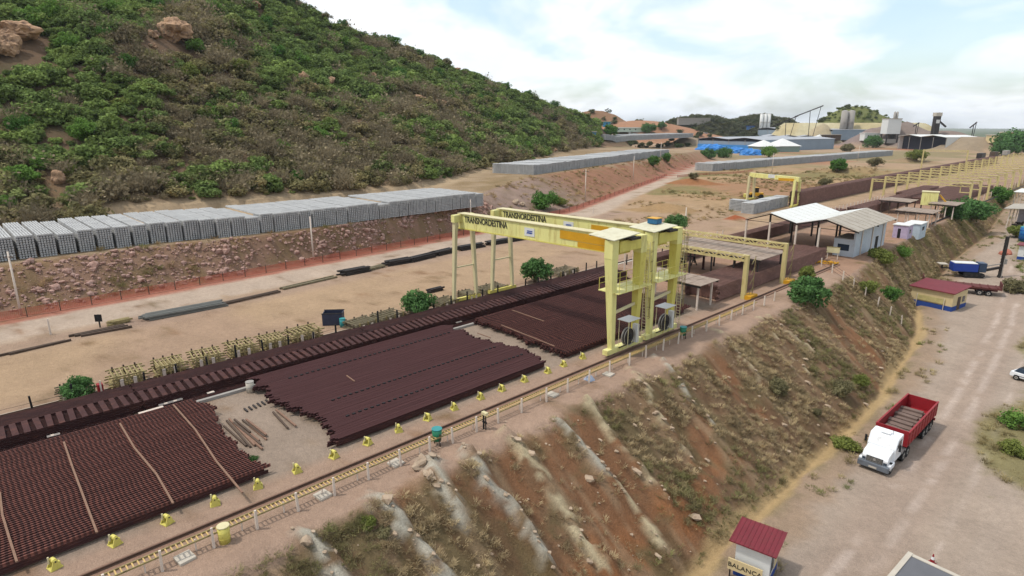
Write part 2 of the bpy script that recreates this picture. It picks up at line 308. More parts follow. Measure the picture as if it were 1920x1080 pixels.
def terrain_colours(X, Y, Z):
    n1, n2, n3 = fbm(X, Y, 0.06, 4, 101), fbm(X, Y, 0.45, 4, 103), fbm(X, Y, 1.6, 3, 105)
    col = np.empty(X.shape+(3,)); 
    def put(c, w): col[:] = col*(1-w[..., None])+np.array(c)*w[..., None]
    one = np.ones_like(X)
    c, t, zr, f, e = crest(Y), toe(Y), zroad(Y), wfoot(Y), wtop(Y); d = np.hypot(X, Y)
    col[:] = C(196, 166, 136)                                                   # sandy yard
    put(C(188, 158, 134), sst(0.45, 0.7, n1))
    put(C(182, 152, 132), sst(-57, -53, X)*(X < c+1))                            # rail yard strip, pinker
    put(C(176, 156, 140), sst(-48, -46, X)*sst(-30.5, -31.5, X)*(Y < 64))        # concrete pad below the rails
    put(C(186, 148, 124), sst(-47, -44, X)*(X < c)*sst(62, 68, Y)*(1-sst(180, 300, Y))*0.8)
    put(C(190, 160, 140), sst(-33, -32.2, X)*(X < c+1)*(Y < 90))
    # west: gravel road, red strip, rock slope, terrace
    gr = sst(f+11.0, f+9.5, X)*(X > f)*sst(-5, 3, Y+10)
    put(C(206, 184, 166), gr*sst(0.25, 0.5, n2+0.2))
    put(C(178, 152, 138), sst(f+16, f+13, X)*sst(f+10, f+11.5, X)*0.6*(Y < 120))
    put(C(186, 118, 98), sst(f+3.2+n2, f+2.2+n2, X)*sst(f-1.5, f-0.4, X)*0.9)
    uw = np.clip((f-X)/(f-e), 0, 1); ws = (uw > 0.02)*(uw < 1.0)
    put(C(160, 128, 108), ws*1.0); put(C(142, 118, 90), ws*sst(0.45, 0.62, n2)*0.9); put(C(170, 136, 104), ws*sst(0.75, 1, uw)*0.7)
    put(C(172, 148, 136), ws*sst(78, 95, Y)*(1-sst(112, 140, Y))*0.8)
    put(C(176, 126, 100), ws*sst(125, 150, Y)*0.7)
    put(C(180, 156, 128), (X < e)*1.0); put(C(160, 136, 104), (X < e)*sst(0.5, 0.65, n1))
    # middle ground beyond the yard
    mg = sst(120, 160, Y)*(X < -66)*(X > f+9)
    put(C(190, 158, 122), mg); put(C(150, 136, 92), mg*sst(0.48, 0.6, fbm(X, Y, 0.05, 4, 111))); put(C(180, 140, 108), mg*sst(0.55, 0.66, fbm(X, Y, 0.03, 4, 113)))
    # east embankment
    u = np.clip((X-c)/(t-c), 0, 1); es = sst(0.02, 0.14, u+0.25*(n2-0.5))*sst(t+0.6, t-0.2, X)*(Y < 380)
    put(C(160, 130, 102), es)
    org = sst(0.55, 0.63, fbm(X*0.6, Y, 0.22, 4, 121))
    put(C(170, 124, 92), es*org*(1-sst(70, 110, Y)*0.75))
    put(C(180, 122, 82), es*sst(0.55, 0.75, u)*sst(0.95, 0.85, u)*(1-sst(20, 50, np.abs(Y-45)))*sst(0.38, 0.5, n1)*0.8)
    put(C(132, 118, 86), es*sst(0.5, 0.62, fbm(X, Y, 0.5, 4, 123))*0.75)
    put(C(140, 128, 78), es*sst(75, 105, Y)*sst(0.42, 0.6, n2)*0.8)
    put(C(136, 104, 80), es*sst(0.52, 0.66, fbm(X*0.3, Y*2.2, 0.7, 4, 125))*0.6); put(C(196, 166, 134), es*sst(0.54, 0.7, fbm(X*0.3, Y*2.4, 0.6, 4, 127))*0.6)
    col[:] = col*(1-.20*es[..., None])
    _, rw, rt_ = rib_field(X, Y)
    k = np.clip(rw*2.0-0.3, 0, 1)*sst(0.36, 0.52, n3)*sst(0.3, 0.45, n2+0.05)
    put(C(208, 200, 184), k*(rt_ < 0.5)*0.95); put(C(214, 196, 162), k*(rt_ >= 0.5)*0.95)
    # ditch and access road
    wd = 0.55+0.7*fbm(X, Y, 0.25, 3, 131)
    er = (X > t+0.5)*(Y < 420)
    put(C(192, 172, 156), er*1.0); put(C(180, 162, 148), er*sst(0.4, 0.65, n1)*0.7); put(C(200, 182, 168), er*sst(0.5, 0.75, fbm(X*2.2, Y*0.3, 0.25, 4, 133))*0.35)
    put(C(176, 146, 118), er*sst(t+5.5, t+3.5, X+2.5*n2)*0.6); put(C(140, 128, 92), er*sst(t+3.6, t+1.8, X+2.2*n2)*sst(0.45, 0.6, n2)*0.7)
    xr = I(Y, [-50, 40, 75, 110, 160, 240, 400], [30, 9, 3, -6, -19.5, -24, -30])
    put(C(150, 142, 96), er*sst(xr, xr+1.5, X-2*n2)*0.9)
    put(C(150, 140, 96), er*sst(1.15, .85, np.hypot((X+3.2)/4.6, (Y-70)/11)*(.7+.6*n2))*.9); put(C(150, 140, 96), er*sst(1.15, .85, np.hypot((X+6.2)/2.6, (Y-103)/7)*(.7+.6*n2))*.9)
    put(C(208, 178, 132), sst(wd*1.0, wd*0.45, np.abs(X-t-0.35+1.6*(fbm(Y, Y*0, 0.22, 3, 7)-0.5)))*(Y < 110)*0.9)
    xt = I(Y, [20, 54, 73, 112, 150], [-9.7, -10.0, -10.6, -12.7, -16.5])+.3*(fbm(Y, Y*0, .12, 2, 9)-.5); trk = np.minimum(np.minimum(np.abs(X-xt), np.abs(X-xt-1.75)), np.abs(X-xt-4.2)+.18)
    put(C(182, 156, 140), er*sst(3.2, 1.2, np.abs(X-xt-.9))*.35); put(C(234, 214, 202), er*sst(0.55, 0.15, trk)*sst(0.2, 0.5, n2)*(Y < 150)*0.5*sst(.3, .6, fbm(X, Y*.3, .5, 3, 135)))
    # far land
    fl = sst(250, 420, Y)
    fb = fbm(X, Y, 1/60., 4, 141)
    put(C(188, 160, 134), fl*1.0); put(C(150, 138, 100), fl*sst(0.45, 0.6, fb)*0.8); put(C(180, 128, 100), fl*sst(0.58, 0.68, fbm(X, Y, 1/90., 4, 143))*(X < -120))
    put(C(92, 104, 62), sst(850, 1300, d)); put(C(120, 124, 84), sst(850, 1300, d)*sst(0.45, 0.6, fbm(X, Y, 1/300., 4, 145)))
    for m in MOUNDS:
        a = mvals(X, Y, m); put(m[6], sst(0.03, 0.14, a)*0.95)
        if m[6] == C(206, 190, 150): put(C(216, 204, 170), sst(0.03, 0.14, a)*sst(0.45, 0.6, fbm(X, Y, 1/14., 3, 151)))
    hz, hu = hill(X, Y); hm = sst(0.0, 0.03, hu)*(hz > -50)
    put(C(128, 104, 84), hm); put(C(104, 92, 70), hm*sst(0.45, 0.6, fbm(X, Y, 1/9., 4, 147))); put(C(160, 128, 100), hm*sst(0.10, 0.03, hu)*sst(0.35, 0.6, n2))
    put(C(204, 178, 146), sst(-0.10, -0.04, hu)*sst(0.05, 0.0, hu)*(hz > -200)*(X < e-8)*(Y < 330)*(Y > 20)*0.7)
    return col*np.array([.88, .88, .85])
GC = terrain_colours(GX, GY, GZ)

def terrain_mat():
    m = bpy.data.materials.new('earth'); m.use_nodes = True; t = m.node_tree; n = t.nodes; b = n['Principled BSDF']; b.inputs['Roughness'].default_value = 0.95; b.inputs['Specular IOR Level'].default_value = 0.1
    a = n.new('ShaderNodeAttribute'); a.attribute_name = 'earth'; g = n.new('ShaderNodeNewGeometry'); prev = a.outputs['Color']
    for scl, lo, hi, dt in ((0.25, 0.88, 1.11, 5), (2.2, 0.88, 1.11, 6), (14, 0.8, 1.18, 4)):
        nz = n.new('ShaderNodeTexNoise'); nz.inputs['Scale'].default_value = scl; nz.inputs['Detail'].default_value = dt; nz.inputs['Roughness'].default_value = 0.65
        t.links.new(g.outputs['Position'], nz.inputs['Vector'])
        r = n.new('ShaderNodeMapRange'); r.inputs[1].default_value = 0.3; r.inputs[2].default_value = 0.7; r.inputs[3].default_value = lo; r.inputs[4].default_value = hi
        t.links.new(nz.outputs['Fac'], r.inputs[0])
        mx = n.new('ShaderNodeMix'); mx.data_type = 'RGBA'; mx.blend_type = 'MULTIPLY'; mx.inputs[0].default_value = 1
        t.links.new(prev, mx.inputs[6]); t.links.new(r.outputs[0], mx.inputs[7]); prev = mx.outputs[2]
    t.links.new(prev, b.inputs['Base Color'])
    nb = n.new('ShaderNodeTexNoise'); nb.inputs['Scale'].default_value = 5; nb.inputs['Detail'].default_value = 8; nb.inputs['Roughness'].default_value = 0.7
    t.links.new(g.outputs['Position'], nb.inputs['Vector']); bp = n.new('ShaderNodeBump'); bp.inputs['Strength'].default_value = 0.8; bp.inputs['Distance'].default_value = 0.2
    t.links.new(nb.outputs['Fac'], bp.inputs['Height']); t.links.new(bp.outputs[0], b.inputs['Normal'])
    return m
M = {'earth': terrain_mat()}
def build_terrain():
    nx, ny = GX.shape; idx = np.arange(nx*ny).reshape(nx, ny)
    F = np.stack([idx[:-1, :-1], idx[1:, :-1], idx[1:, 1:], idx[:-1, 1:]], -1).reshape(-1, 4)
    V = np.stack([GX, GY, GZ], -1).reshape(-1, 3); K = GC.reshape(-1, 3)
    cx, cy = V[F, 0].mean(1), V[F, 1].mean(1)
    c, t, f, e = crest(cy), toe(cy), wfoot(cy), wtop(cy); hz, hu = hill(cx, cy)
    zone = np.zeros(len(F), int)
    zone[(cx > -56) & (cx < c) & (cy < 430) & (cy > -60)] = 1
    zone[(cx >= c) & (cx < t+0.9) & (cy < 390) & (cy > -160)] = 2
    zone[(cx >= t+0.9) & (cx < I(cy, [-50, 40, 75, 110, 160, 240, 400], [30, 9, 3, -6, -19.5, -24, -30])) & (cy < 390) & (cy > -160)] = 3
    zone[(cx < f+10.5) & (cx > f) & (cy > -160) & (cy < 330)] = 4
    zone[(cx <= f) & (cx > e) & (cy > -160) & (cy < 400)] = 5
    zone[(hu > 0) & (hz > -50)] = 6
    for z, nm, lb in ((0, 'ground', 'dry sandy ground with sparse grass reaching to the horizon'), (1, 'yard_ground', 'bare dirt floor of the rail storage yard'), (2, 'embankment', 'eroded orange earth embankment with pale rock ribs'),
                      (3, 'dirt_road', 'wide pale dirt road below the embankment'), (4, 'gravel_road', 'pale gravel road with red earth edge'), (5, 'rock_slope', 'reddish rubble slope below the sleeper stacks'), (6, 'hill', 'scrub covered hill rising on the left')):
        Fz = F[zone == z]; used, inv = np.unique(Fz, return_inverse=True)
        me = bpy.data.meshes.new(nm); me.from_pydata(V[used].tolist(), [], inv.reshape(-1, 4).tolist())
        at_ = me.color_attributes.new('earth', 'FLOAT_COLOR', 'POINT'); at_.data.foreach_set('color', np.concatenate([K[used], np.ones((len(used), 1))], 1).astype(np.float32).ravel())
        me.materials.append(M['earth']); me.shade_smooth()
        tag(link(nm, me), label=lb, kind='structure')
build_terrain()
# ------------------------------------------------------------------ materials
M.update(
    rust=mat('rusty_rail', C(116, 72, 62, .95), 0.8, 0.05, 0.45, 1.2, (6, 0.25, 1), col2=C(140, 92, 78, .95), thr=(.55, .75)),
    rust2=mat('rusty_rail_purple', C(74, 49, 49, .8), 0.9, 0.0, 0.25, 1.0, (7, 0.2, 1), col2=C(90, 62, 57, .8), thr=(.55, .75), spec=.08),
    rustdark=mat('rusty_rail_dark', C(74, 46, 44, .8), 0.85, 0.1, 0.35, 1.5, (1, 0.4, 1), col2=C(100, 62, 52, .8), thr=(.5, .7)),
    yellow=mat('crane_paint', C(234, 228, 150, .82), 0.5, 0, 0.12, 0.8, (1, 1, 0.2), col2=C(196, 170, 96), thr=(.5, .78), spec=.4),
    yellow2=mat('crane_paint_deep', C(218, 206, 108, .8), 0.5, 0, 0.15, 1.2, (1, 1, 0.3), col2=C(190, 160, 70), thr=(.55, .8)),
    amber=mat('amber_panel_paint', C(226, 168, 40), 0.5, 0, 0.12, 1.0),
    coverpale=mat('pale_cover_sheet', C(226, 220, 190), .6, 0, .1, .8, col2=C(200, 190, 150), thr=(.5, .75)),
    railtop=mat('worn_crane_rail', C(104, 80, 66), 0.7, 0.0, 0.25, 2.0),
    dusty=mat('dusty_rail', C(132, 98, 88, .8), .85, 0, .25, 1.0, (2, .4, 1), col2=C(160, 124, 108, .8), thr=(.5, .7)),
    canopyroof=mat('weathered_canopy_roof', C(170, 152, 136), .8, 0, .15, .6, col2=C(146, 126, 110), thr=(.45, .65)),
    pale=mat('cream_steel', C(226, 214, 168), 0.6, 0, 0.15, 1.5, (1, 1, .3), col2=C(170, 140, 100), thr=(.62, .8)),
    white=mat('white_paint', C(236, 236, 232), 0.5, 0, 0.06, 1.0, col2=C(205, 198, 186), thr=(.55, .8)),
    post=mat('whitewashed_post', C(232, 216, 200), 0.8, 0, 0.1, 3.0, col2=C(190, 160, 136), thr=(.55, .75)),
    conc=mat('concrete', C(170, 164, 156), 0.9, 0, 0.14, 1.4, bump=.3),
    concl=mat('pale_concrete', C(206, 196, 180), 0.9, 0, 0.12, 1.6, bump=.2),
    sleeper=mat('sleeper_concrete', C(196, 196, 194), 0.9, 0, 0.16, 0.5, col2=C(178, 178, 178), thr=(.45, .7)),
    steel=mat('dark_steel', C(70, 66, 64), 0.6, 0.5, 0.25, 3.0, col2=C(96, 66, 50), thr=(.55, .75)),
    black=mat('black_rubber', C(30, 30, 32), 0.7, 0, 0.2, 3.0),
    wood=mat('weathered_timber', C(150, 118, 98), 0.9, 0, 0.25, 2.0, (4, 4, 1), col2=C(112, 82, 68), thr=(.5, .7)),
    darkwood=mat('old_dark_timber', C(96, 80, 68), 0.9, 0, 0.3, 2.0),
    roofgrey=mat('grey_roof_sheet', C(186, 176, 160), 0.6, 0.1, 0.12, 0.6, col2=C(160, 146, 130), thr=(.5, .7)),
    roofwhite=mat('white_roof_sheet', C(238, 238, 232), 0.45, 0, 0.06, 0.5, col2=C(212, 208, 198), thr=(.55, .75)),
    maroon=mat('maroon_roof', C(128, 44, 54), 0.6, 0, 0.15, 1.0, col2=C(112, 48, 50), thr=(.5, .7)),
    cream=mat('cream_wall', C(226, 204, 156), 0.8, 0, 0.08, 1.0, col2=C(204, 180, 140), thr=(.55, .75)),
    blue=mat('blue_paint', C(40, 70, 160), 0.6, 0, 0.15, 2.0),
    blueplinth=mat('blue_wall_band', C(44, 76, 150), 0.8, 0, 0.15, 2.0),
    glass=mat('dark_glass', C(50, 66, 84), 0.08, 0, 0.1, 1.0, spec=.8),
    green=mat('green_plastic', C(44, 130, 96), 0.5, 0, 0.15, 2.0),
    teal=mat('teal_plastic', C(60, 150, 150), 0.5, 0, 0.15, 2.0),
    red=mat('red_paint', C(160, 36, 44), 0.5, 0, 0.15, 1.2, col2=C(120, 40, 40), thr=(.55, .8)),
    orange=mat('orange_plastic', C(192, 104, 80), 0.7, 0, 0.15, 1.0),
    textink=mat('dark_lettering', C(64, 62, 54), 0.7, 0, 0.1),
    blueink=mat('blue_lettering', C(60, 90, 170), 0.7, 0, 0.1),
    rebar=mat('rebar_steel', C(142, 132, 104), 0.7, 0.2, 0.2, 1.5, col2=C(110, 86, 62), thr=(.5, .7)),
    cage=mat('yellowed_mould_steel', C(168, 152, 104), 0.7, 0.1, 0.25, 1.5, col2=C(110, 92, 60), thr=(.5, .7)),
    greybar=mat('grey_steel_bar', C(122, 122, 116), 0.6, 0.3, 0.2, 1.5),
    rock=mat('pale_rock', C(186, 164, 140), 0.9, 0, 0.25, 1.0, col2=C(140, 118, 98), thr=(.5, .7), bump=.5, bscale=6),
    rockred=mat('reddish_rubble', C(190, 156, 142), 0.9, 0, 0.3, 0.7, col2=C(160, 122, 106), thr=(.45, .65)),
    rockhill=mat('hill_granite', C(196, 158, 124), 0.9, 0, 0.25, 0.25, col2=C(140, 112, 92), thr=(.48, .62), bump=.6, bscale=1.5),
)
def hatch(m, c, per, wav, amt):                                 # short dark bands repeating along every rail
    t = m.node_tree; n = t.nodes; b = n['Principled BSDF']; src = b.inputs['Base Color'].links[0].from_socket
    g = n.new('ShaderNodeNewGeometry'); s = n.new('ShaderNodeSeparateXYZ'); t.links.new(g.outputs['Position'], s.inputs[0])
    nz = n.new('ShaderNodeTexNoise'); nz.inputs['Scale'].default_value = .35; t.links.new(g.outputs['Position'], nz.inputs['Vector'])
    a = n.new('ShaderNodeMath'); a.operation = 'MULTIPLY_ADD'; t.links.new(nz.outputs['Fac'], a.inputs[0]); a.inputs[1].default_value = wav; t.links.new(s.outputs['Y'], a.inputs[2])
    f = n.new('ShaderNodeMath'); f.operation = 'MULTIPLY'; t.links.new(a.outputs[0], f.inputs[0]); f.inputs[1].default_value = 1/per
    q = n.new('ShaderNodeMath'); q.operation = 'FRACT'; t.links.new(f.outputs[0], q.inputs[0]); k = n.new('ShaderNodeMapRange'); k.inputs[1].default_value = .35; k.inputs[2].default_value = .6; k.inputs[4].default_value = amt; t.links.new(q.outputs[0], k.inputs[0])
    mx = n.new('ShaderNodeMix'); mx.data_type = 'RGBA'; mx.inputs[7].default_value = (*c, 1); t.links.new(src, mx.inputs[6]); t.links.new(k.outputs[0], mx.inputs[0]); t.links.new(mx.outputs[2], b.inputs['Base Color'])
M['rust3'] = mat('rusty_rail_waved', C(110, 66, 58, .9), .8, .05, .4, 1.2, (6, .25, 1), col2=C(136, 86, 72, .9), thr=(.55, .75))
hatch(M['rust'], C(60, 38, 37, .75), .24, .5, .75); hatch(M['rust3'], C(54, 33, 33, .7), .42, 1.6, .8)
# ------------------------------------------------------------------ rails
RPROF = [(-.072, 0), (.072, 0), (.072, .016), (.014, .042), (.011, .12), (.034, .132), (.034, .168), (-.034, .168), (-.034, .132), (-.011, .12), (-.014, .042), (-.072, .016)]
def rail_mesh(name, length, m, flip=False):
    prof = [(u, .168-v) for u, v in RPROF] if flip else RPROF
    return MB().prism(prof, 'y', 0, length).mesh(name, m)
RL = 19.4
LAY = 0.175
rails_rest = MB()
def rail_into(mb, x, y0, z, L_, flip=False):
    mb.prism([(x+u, z+(.168-v if flip else v)) for u, v in RPROF], 'y', y0, y0+L_)
def rail_patch(x0, x1, y0, pitch, me, label, group, flip=False, layers=3, jit=0.25, skew=None, zbase=0.12):
    n = int((x1-x0)/pitch); off = 0.0
    for i in range(n):
        x = x0+(i+.5)*pitch; off = 0.75*off+random.uniform(-jit, jit); y = y0+off+(skew((x-x0)/(x1-x0)) if skew else 0)
        r = link('steel_rail', me, loc=(x+random.uniform(-.008, .008), y, zbase+(layers-1)*LAY))
        r.rotation_euler = (0, random.uniform(-.05, .05) if not flip else random.uniform(-.02, .02), random.uniform(-.0004, .0004)); tag(r, label, 'rail', group)
        for k in range(layers-1):
            if i < 3 or i > n-4 or k == layers-2:
                rail_into(rails_rest, x, y+random.uniform(-.25, .25), zbase+k*LAY, RL-random.uniform(0, .3), flip)
me1, me2, me3 = rail_mesh('steel_rail', RL, M['rust']), rail_mesh('steel_rail_inverted', RL, M['rust2'], True), rail_mesh('steel_rail_brown', RL+1.6, M['rust3'])
me4 = rail_mesh('steel_rail_dark', RL, M['rustdark'])
rail_patch(-46.0, -33.0, -7.6, 0.225, me1, 'rusty rail, one of the top layer crossed by timber strips in the nearest stack', 'rails in the nearest stack', jit=.22, skew=lambda u: 0.5*math.sin(u*7))
rail_patch(-47.0, -33.0, 16.3, 0.163, me2, 'purple brown rail of the wide smooth stack in the middle of the yard', 'rails in the middle stack', True, jit=.35, skew=lambda u: 0.9*math.sin(u*9+1)*u)
rail_patch(-46.4, -33.2, 39.3, 0.205, me3, 'rusty rail of the rippled stack lying under the two gantry cranes', 'rails in the stack under the cranes', jit=.3, skew=lambda u: -1.0*u)
# the long stack beside the left crane rail
for s in range(4):
    y0 = -10.6+s*19.5
    for i in range(12):
        r = link('steel_rail', me4, loc=(-51.1+i*.165, y0+random.uniform(-.08, .08), .12+4*LAY)); r.rotation_euler = (0, random.uniform(-.05, .05), 0)
        tag(r, 'rusty rail on top of the long stack beside the left crane legs', 'rail', 'rails on top of the long stack')
    for k in range(4):
        for i in range(22):
            if k < 3 and 2 < i < 19: continue
            rail_into(rails_rest, -51.1+i*.165, y0+random.uniform(-.1, .1), .12+k*LAY, RL)
    for i in range(4): rail_into(rails_rest, -47.2+i*.22, y0+random.uniform(-.1, .1)+.3, 0.06, RL-1)
tag(rails_rest.build('stacked_rails', M['rustdark']), 'dark rusty lower rails filling the stacks of the yard', 'rails', kind='stuff')
# cross bearers lying on the step of the long stack
bm_ = MB().box(-.85, .82, -.17, .17, 0, .13).mesh('cross_bearer', M['rustdark'])
y = -9.5; nb_ = 0
while y < 64:
    b = link('cross_bearer', bm_, loc=(-48.15, y, 0.12+4*LAY+.06)); b.rotation_euler = (0, 0.10, random.uniform(-.05, .05)); nb_ += 1
    tag(b, 'short dark steel bearer across the step of the long rail stack', 'bearer', 'bearers along the long rail stack'); y += 0.62
# dotted rows of small spacers on the middle stack
spm = MB().box(-.07, .07, -.11, .11, 0, .07).mesh('rail_spacer', M['black'])
for x, y0_, y1_ in ((-44.6, 18.5, 34.5), (-38.6, 19.0, 35.0), (-35.6, 18.5, 35.5)):
    for y in np.arange(y0_, y1_, .48): tag(link('rail_spacer', spm, loc=(x+random.uniform(-.02, .02), y, .12+2*LAY+.17)), 'small dark spacer in a dotted row along the smooth middle rail stack', 'spacer', 'spacers on the middle rail stack')
# timber strips lying on the nearest stack
ztop = .12+2*LAY+.168
for (p, q, lb) in (((120, 830), (182, 1000), 'second timber strip from the left across the nearest rail stack'), ((225, 795), (325, 945), 'third timber strip from the left across the nearest rail stack'), ((325, 760), (455, 925), 'rightmost timber strip across the nearest rail stack'), ((0, 925), (32, 1055), 'leftmost timber strip across the nearest rail stack')):
    a, b = at(*p, ztop), at(*q, ztop); mb = MB()
    pts = [a+(b-a)*t+np.array([0, random.uniform(-.12, .12) if 0 < t < 1 else 0, 0]) for t in (0, .35, .7, 1)]
    for u, v in zip(pts[:-1], pts[1:]): mb.bar((u[0], u[1], ztop+.045), (v[0], v[1], ztop+.045), .10, .07)
    tag(mb.build('timber_strip', M['wood']), lb, 'timber')
for (p, q, lb) in (((650, 705), (665, 716), 'short pale batten lying on the smooth middle rail stack'), ((895, 625), (920, 634), 'pale batten lying near the far end of the middle rail stack'),
                   ((940, 610), (1040, 650), 'long pale batten crossing the front of the rippled rail stack'), ((960, 582), (1020, 603), 'pale batten across the middle of the rippled rail stack')):
    a, b = at(*p, ztop), at(*q, ztop); tag(MB().bar((a[0], a[1], ztop+.04), (b[0], b[1], ztop+.04), .09, .06).build('timber_strip', M['wood']), lb, 'timber')
# loose timbers and small things in the gap between the stacks
for i, (p, q) in enumerate([((425, 790), (470, 840)), ((430, 788), (478, 838)), ((438, 796), (490, 838)), ((446, 795), (486, 828)), ((455, 790), (497, 822)), ((462, 790), (500, 820)), ((420, 800), (462, 838)), ((450, 808), (492, 845)), ((440, 790), (470, 815)), ((468, 800), (500, 826)), ((512, 775), (540, 806)), ((518, 772), (555, 803))]):
    a, b = at(*p), at(*q); z = .06+.05*(i % 3)
    tag(MB().bar((a[0], a[1], z), (b[0], b[1], z+.02), .12, .1).build('loose_timber', M['wood'] if i % 2 else M['darkwood']), 'loose weathered timber dropped on the concrete beside the nearest rail stack' if i < 10 else 'one of two dark timbers lying near the end of the middle rail stack', 'timber', 'loose timbers beside the nearest stack' if i < 10 else 'two loose timbers by the middle stack')
a, b = at(463, 770), at(508, 752)
t = thing('steel_bundle', 'short bundle of dark steel pieces on the concrete between the rail stacks', 'steel bundle', (*((a+b)/2)[:2], 0), math.atan2(b[1]-a[1], b[0]-a[0]))
for k in range(7): MB().bar((-1.1+k*.35, -.28, .06), (-1.0+k*.35, .3, .1), .12, .08).build('steel_piece', M['steel'], t)
p = at(470, 735); t = thing('drum', 'white drum standing by the long rail stack near the middle stack', 'drum', (p[0], p[1], 0))
MB().tube((0, 0, 0), (0, 0, .85), .3, n=20).build('barrel', M['concl'], t, True); MB().tube((0, 0, .85), (0, 0, .88), .31, n=20).build('rim', M['conc'], t); MB().tube((0, 0, .42), (0, 0, .46), .315, n=20).build('hoop', M['conc'], t)
# concrete kerb strips, crane rails
def strip(name, label, x0, x1, y0, y1, z0, z1, m):
    return tag(MB().box(x0, x1, y0, y1, z0, z1).build(name, m), label, kind='structure')
strip('concrete_kerb', 'narrow concrete kerb between the long rail stack and the storage pad', -46.45, -46.15, -14, 62, -.1, .22, M['conc'])
strip('crane_beam', 'concrete beam below the right crane rail', -30.85, -30.15, -14, 96, -.2, .10, M['wood'])
strip('crane_beam', 'concrete beam below the left crane rail', -54.0, -53.0, -14, 96, -.2, .06, M['concl'])
for x, z, lb in ((-30.5, .10, 'dark steel crane rail along the embankment edge'), (-53.5, .06, 'dark steel crane rail behind the long rail stack')):
    tag(MB().prism([(x+u*1.0, z+v*.9) for u, v in RPROF], 'y', -14, 96).build('crane_rail', M['railtop']), lb, 'rail')
# pale plates at the foot of the long stack
for i, px in enumerate([(100, 815), (163, 812), (240, 800), (283, 768), (320, 753), (345, 742), (395, 735), (585, 700), (636, 672), (660, 664), (720, 640), (860, 603), (925, 582), (1080, 533)]):
    p = at(*px, .3); l = random.choice((.5, .7, 1.6)); 
    tag(MB().cbox((p[0], p[1], .27), (.28, l, .05), random.uniform(-.06, .06)).build('plate', M['post']), 'small pale plate lying along the foot of the long rail stack', 'plate', 'pale plates at the foot of the long stack')
# ------------------------------------------------------------------ yellow roller stands
def roller_stand():
    t = thing('roller_stand', 'x', 'roller stand')
    MB().box(-.3, .3, -.3, .3, 0, .06).build('base', M['yellow2'], t)
    for s in (-1, 1): MB().hexa([(s*.24-.03, -.28, .06), (s*.24+.03, -.28, .06), (s*.24+.03, .28, .06), (s*.24-.03, .28, .06), (s*.2-.03, -.08, .55), (s*.2+.03, -.08, .55), (s*.2+.03, .08, .55), (s*.2-.03, .08, .55)]).build('side_plate', M['yellow2'], t)
    r = MB().tube((-.17, 0, .48), (.17, 0, .48), .13, n=14).build('roller', M['yellow2'], t); MB().tube((-.30, 0, .48), (.30, 0, .48), .035, n=8).build('axle', M['steel'], r)
    MB().box(-.1, .1, .1, .26, .06, .3).build('gusset', M['yellow2'], t); MB().tube((-.12, -.18, .3), (-.12, -.18, .72), .05, n=8).build('stop_pin', M['pale'], t)
    return t
rs = roller_stand(); ylist = [(105, 1070), (217, 1022), (317, 985), (403, 945), (485, 915), (560, 887), (627, 858), (690, 833), (748, 809), (800, 786), (851, 767), (900, 747), (940, 732), (983, 715), (1022, 697), (1053, 685), (1092, 672)]
for i, px in enumerate(ylist):
    o = rs if i == 0 else copy_tree(rs); p = at(*px); o.location = (-32.35+random.uniform(-.05, .05), p[1], ground(-32.4, p[1])-.005); o.rotation_euler = (0, 0, random.uniform(-.4, .4)); o.scale = (.85, .85, .85)
    tag(o, 'yellow roller stand on the dirt strip beside the nearest rail stack' if i < 6 else ('yellow roller stand on the dirt strip beside the middle rail stack' if i < 15 else 'yellow roller stand beside the rippled stack close to the crane legs'), 'roller stand', 'yellow roller stands along the rail stacks')
for i, px in enumerate([(1185, 610), (1198, 600)]):
    o = copy_tree(rs); p = at(*px); o.location = (p[0], p[1], ground(p[0], p[1])-.005); tag(o, 'yellow roller stand behind the gantry crane legs', 'roller stand', 'yellow roller stands along the rail stacks')
# ------------------------------------------------------------------ edge posts, guard ladder, slabs, bins
post_px = [5.0, 7.3, 9.4, 11.6, 13.7, 15.9, 18.1, 20.3, 22.1, 24.2, 26.1, 28.4, 31.0, 33.4, 36.0, 38.7, 41.4, 44, 46.6, 49.2, 51.8, 54.4, 57, 59.6, 62.2, 64.8, 2.8, .6, 67.5, 70.1]
pme = MB().taper((0, 0, -.25), (.13, .13), (0, 0, 1.12), (.10, .10)).mesh('edge_post', M['post'])
for i, y in enumerate(post_px):
    o = link('edge_post', pme, loc=(-28.62+random.uniform(-.05, .05), y, ground(-28.6, y))); o.rotation_euler = (random.uniform(-.04, .04), random.uniform(-.04, .04), random.uniform(-.2, .2))
    tag(o, 'whitewashed post standing along the top edge of the embankment', 'post', 'white posts along the embankment edge')
t = thing('guard_rail', 'long yellow ladder shaped cable guard beside the right crane rail', 'guard rail', (0, 0, 0))
for x in (-29.25, -28.8): MB().box(x-.025, x+.025, -12, 66, .62, .70).build('side_rail', M['cage'], t)
M['ladderpaint'] = mat('faded_ladder_paint', C(214, 180, 116), .7, 0, .2, 2.0, col2=C(190, 150, 90), thr=(.5, .7))
rung = MB().box(-29.225, -28.825, -.03, .03, .63, .68).mesh('rung', M['ladderpaint']); y = -11.9; k = 0
far_rungs = MB()
while y < 66:
    if -4 < y < 62 and k < 290: link('rung', rung, t, (0, y, 0)); k += 1
    else: far_rungs.box(-29.225, -28.825, y-.03, y+.03, .63, .68)
    y += .23
tag(far_rungs.build('rung_rest', M['ladderpaint'], t), kind='stuff')
for y in np.arange(-11, 66, 2.2): MB().box(-29.05, -28.99, y-.03, y+.03, -.1, .63).build('support', M['post'], t)
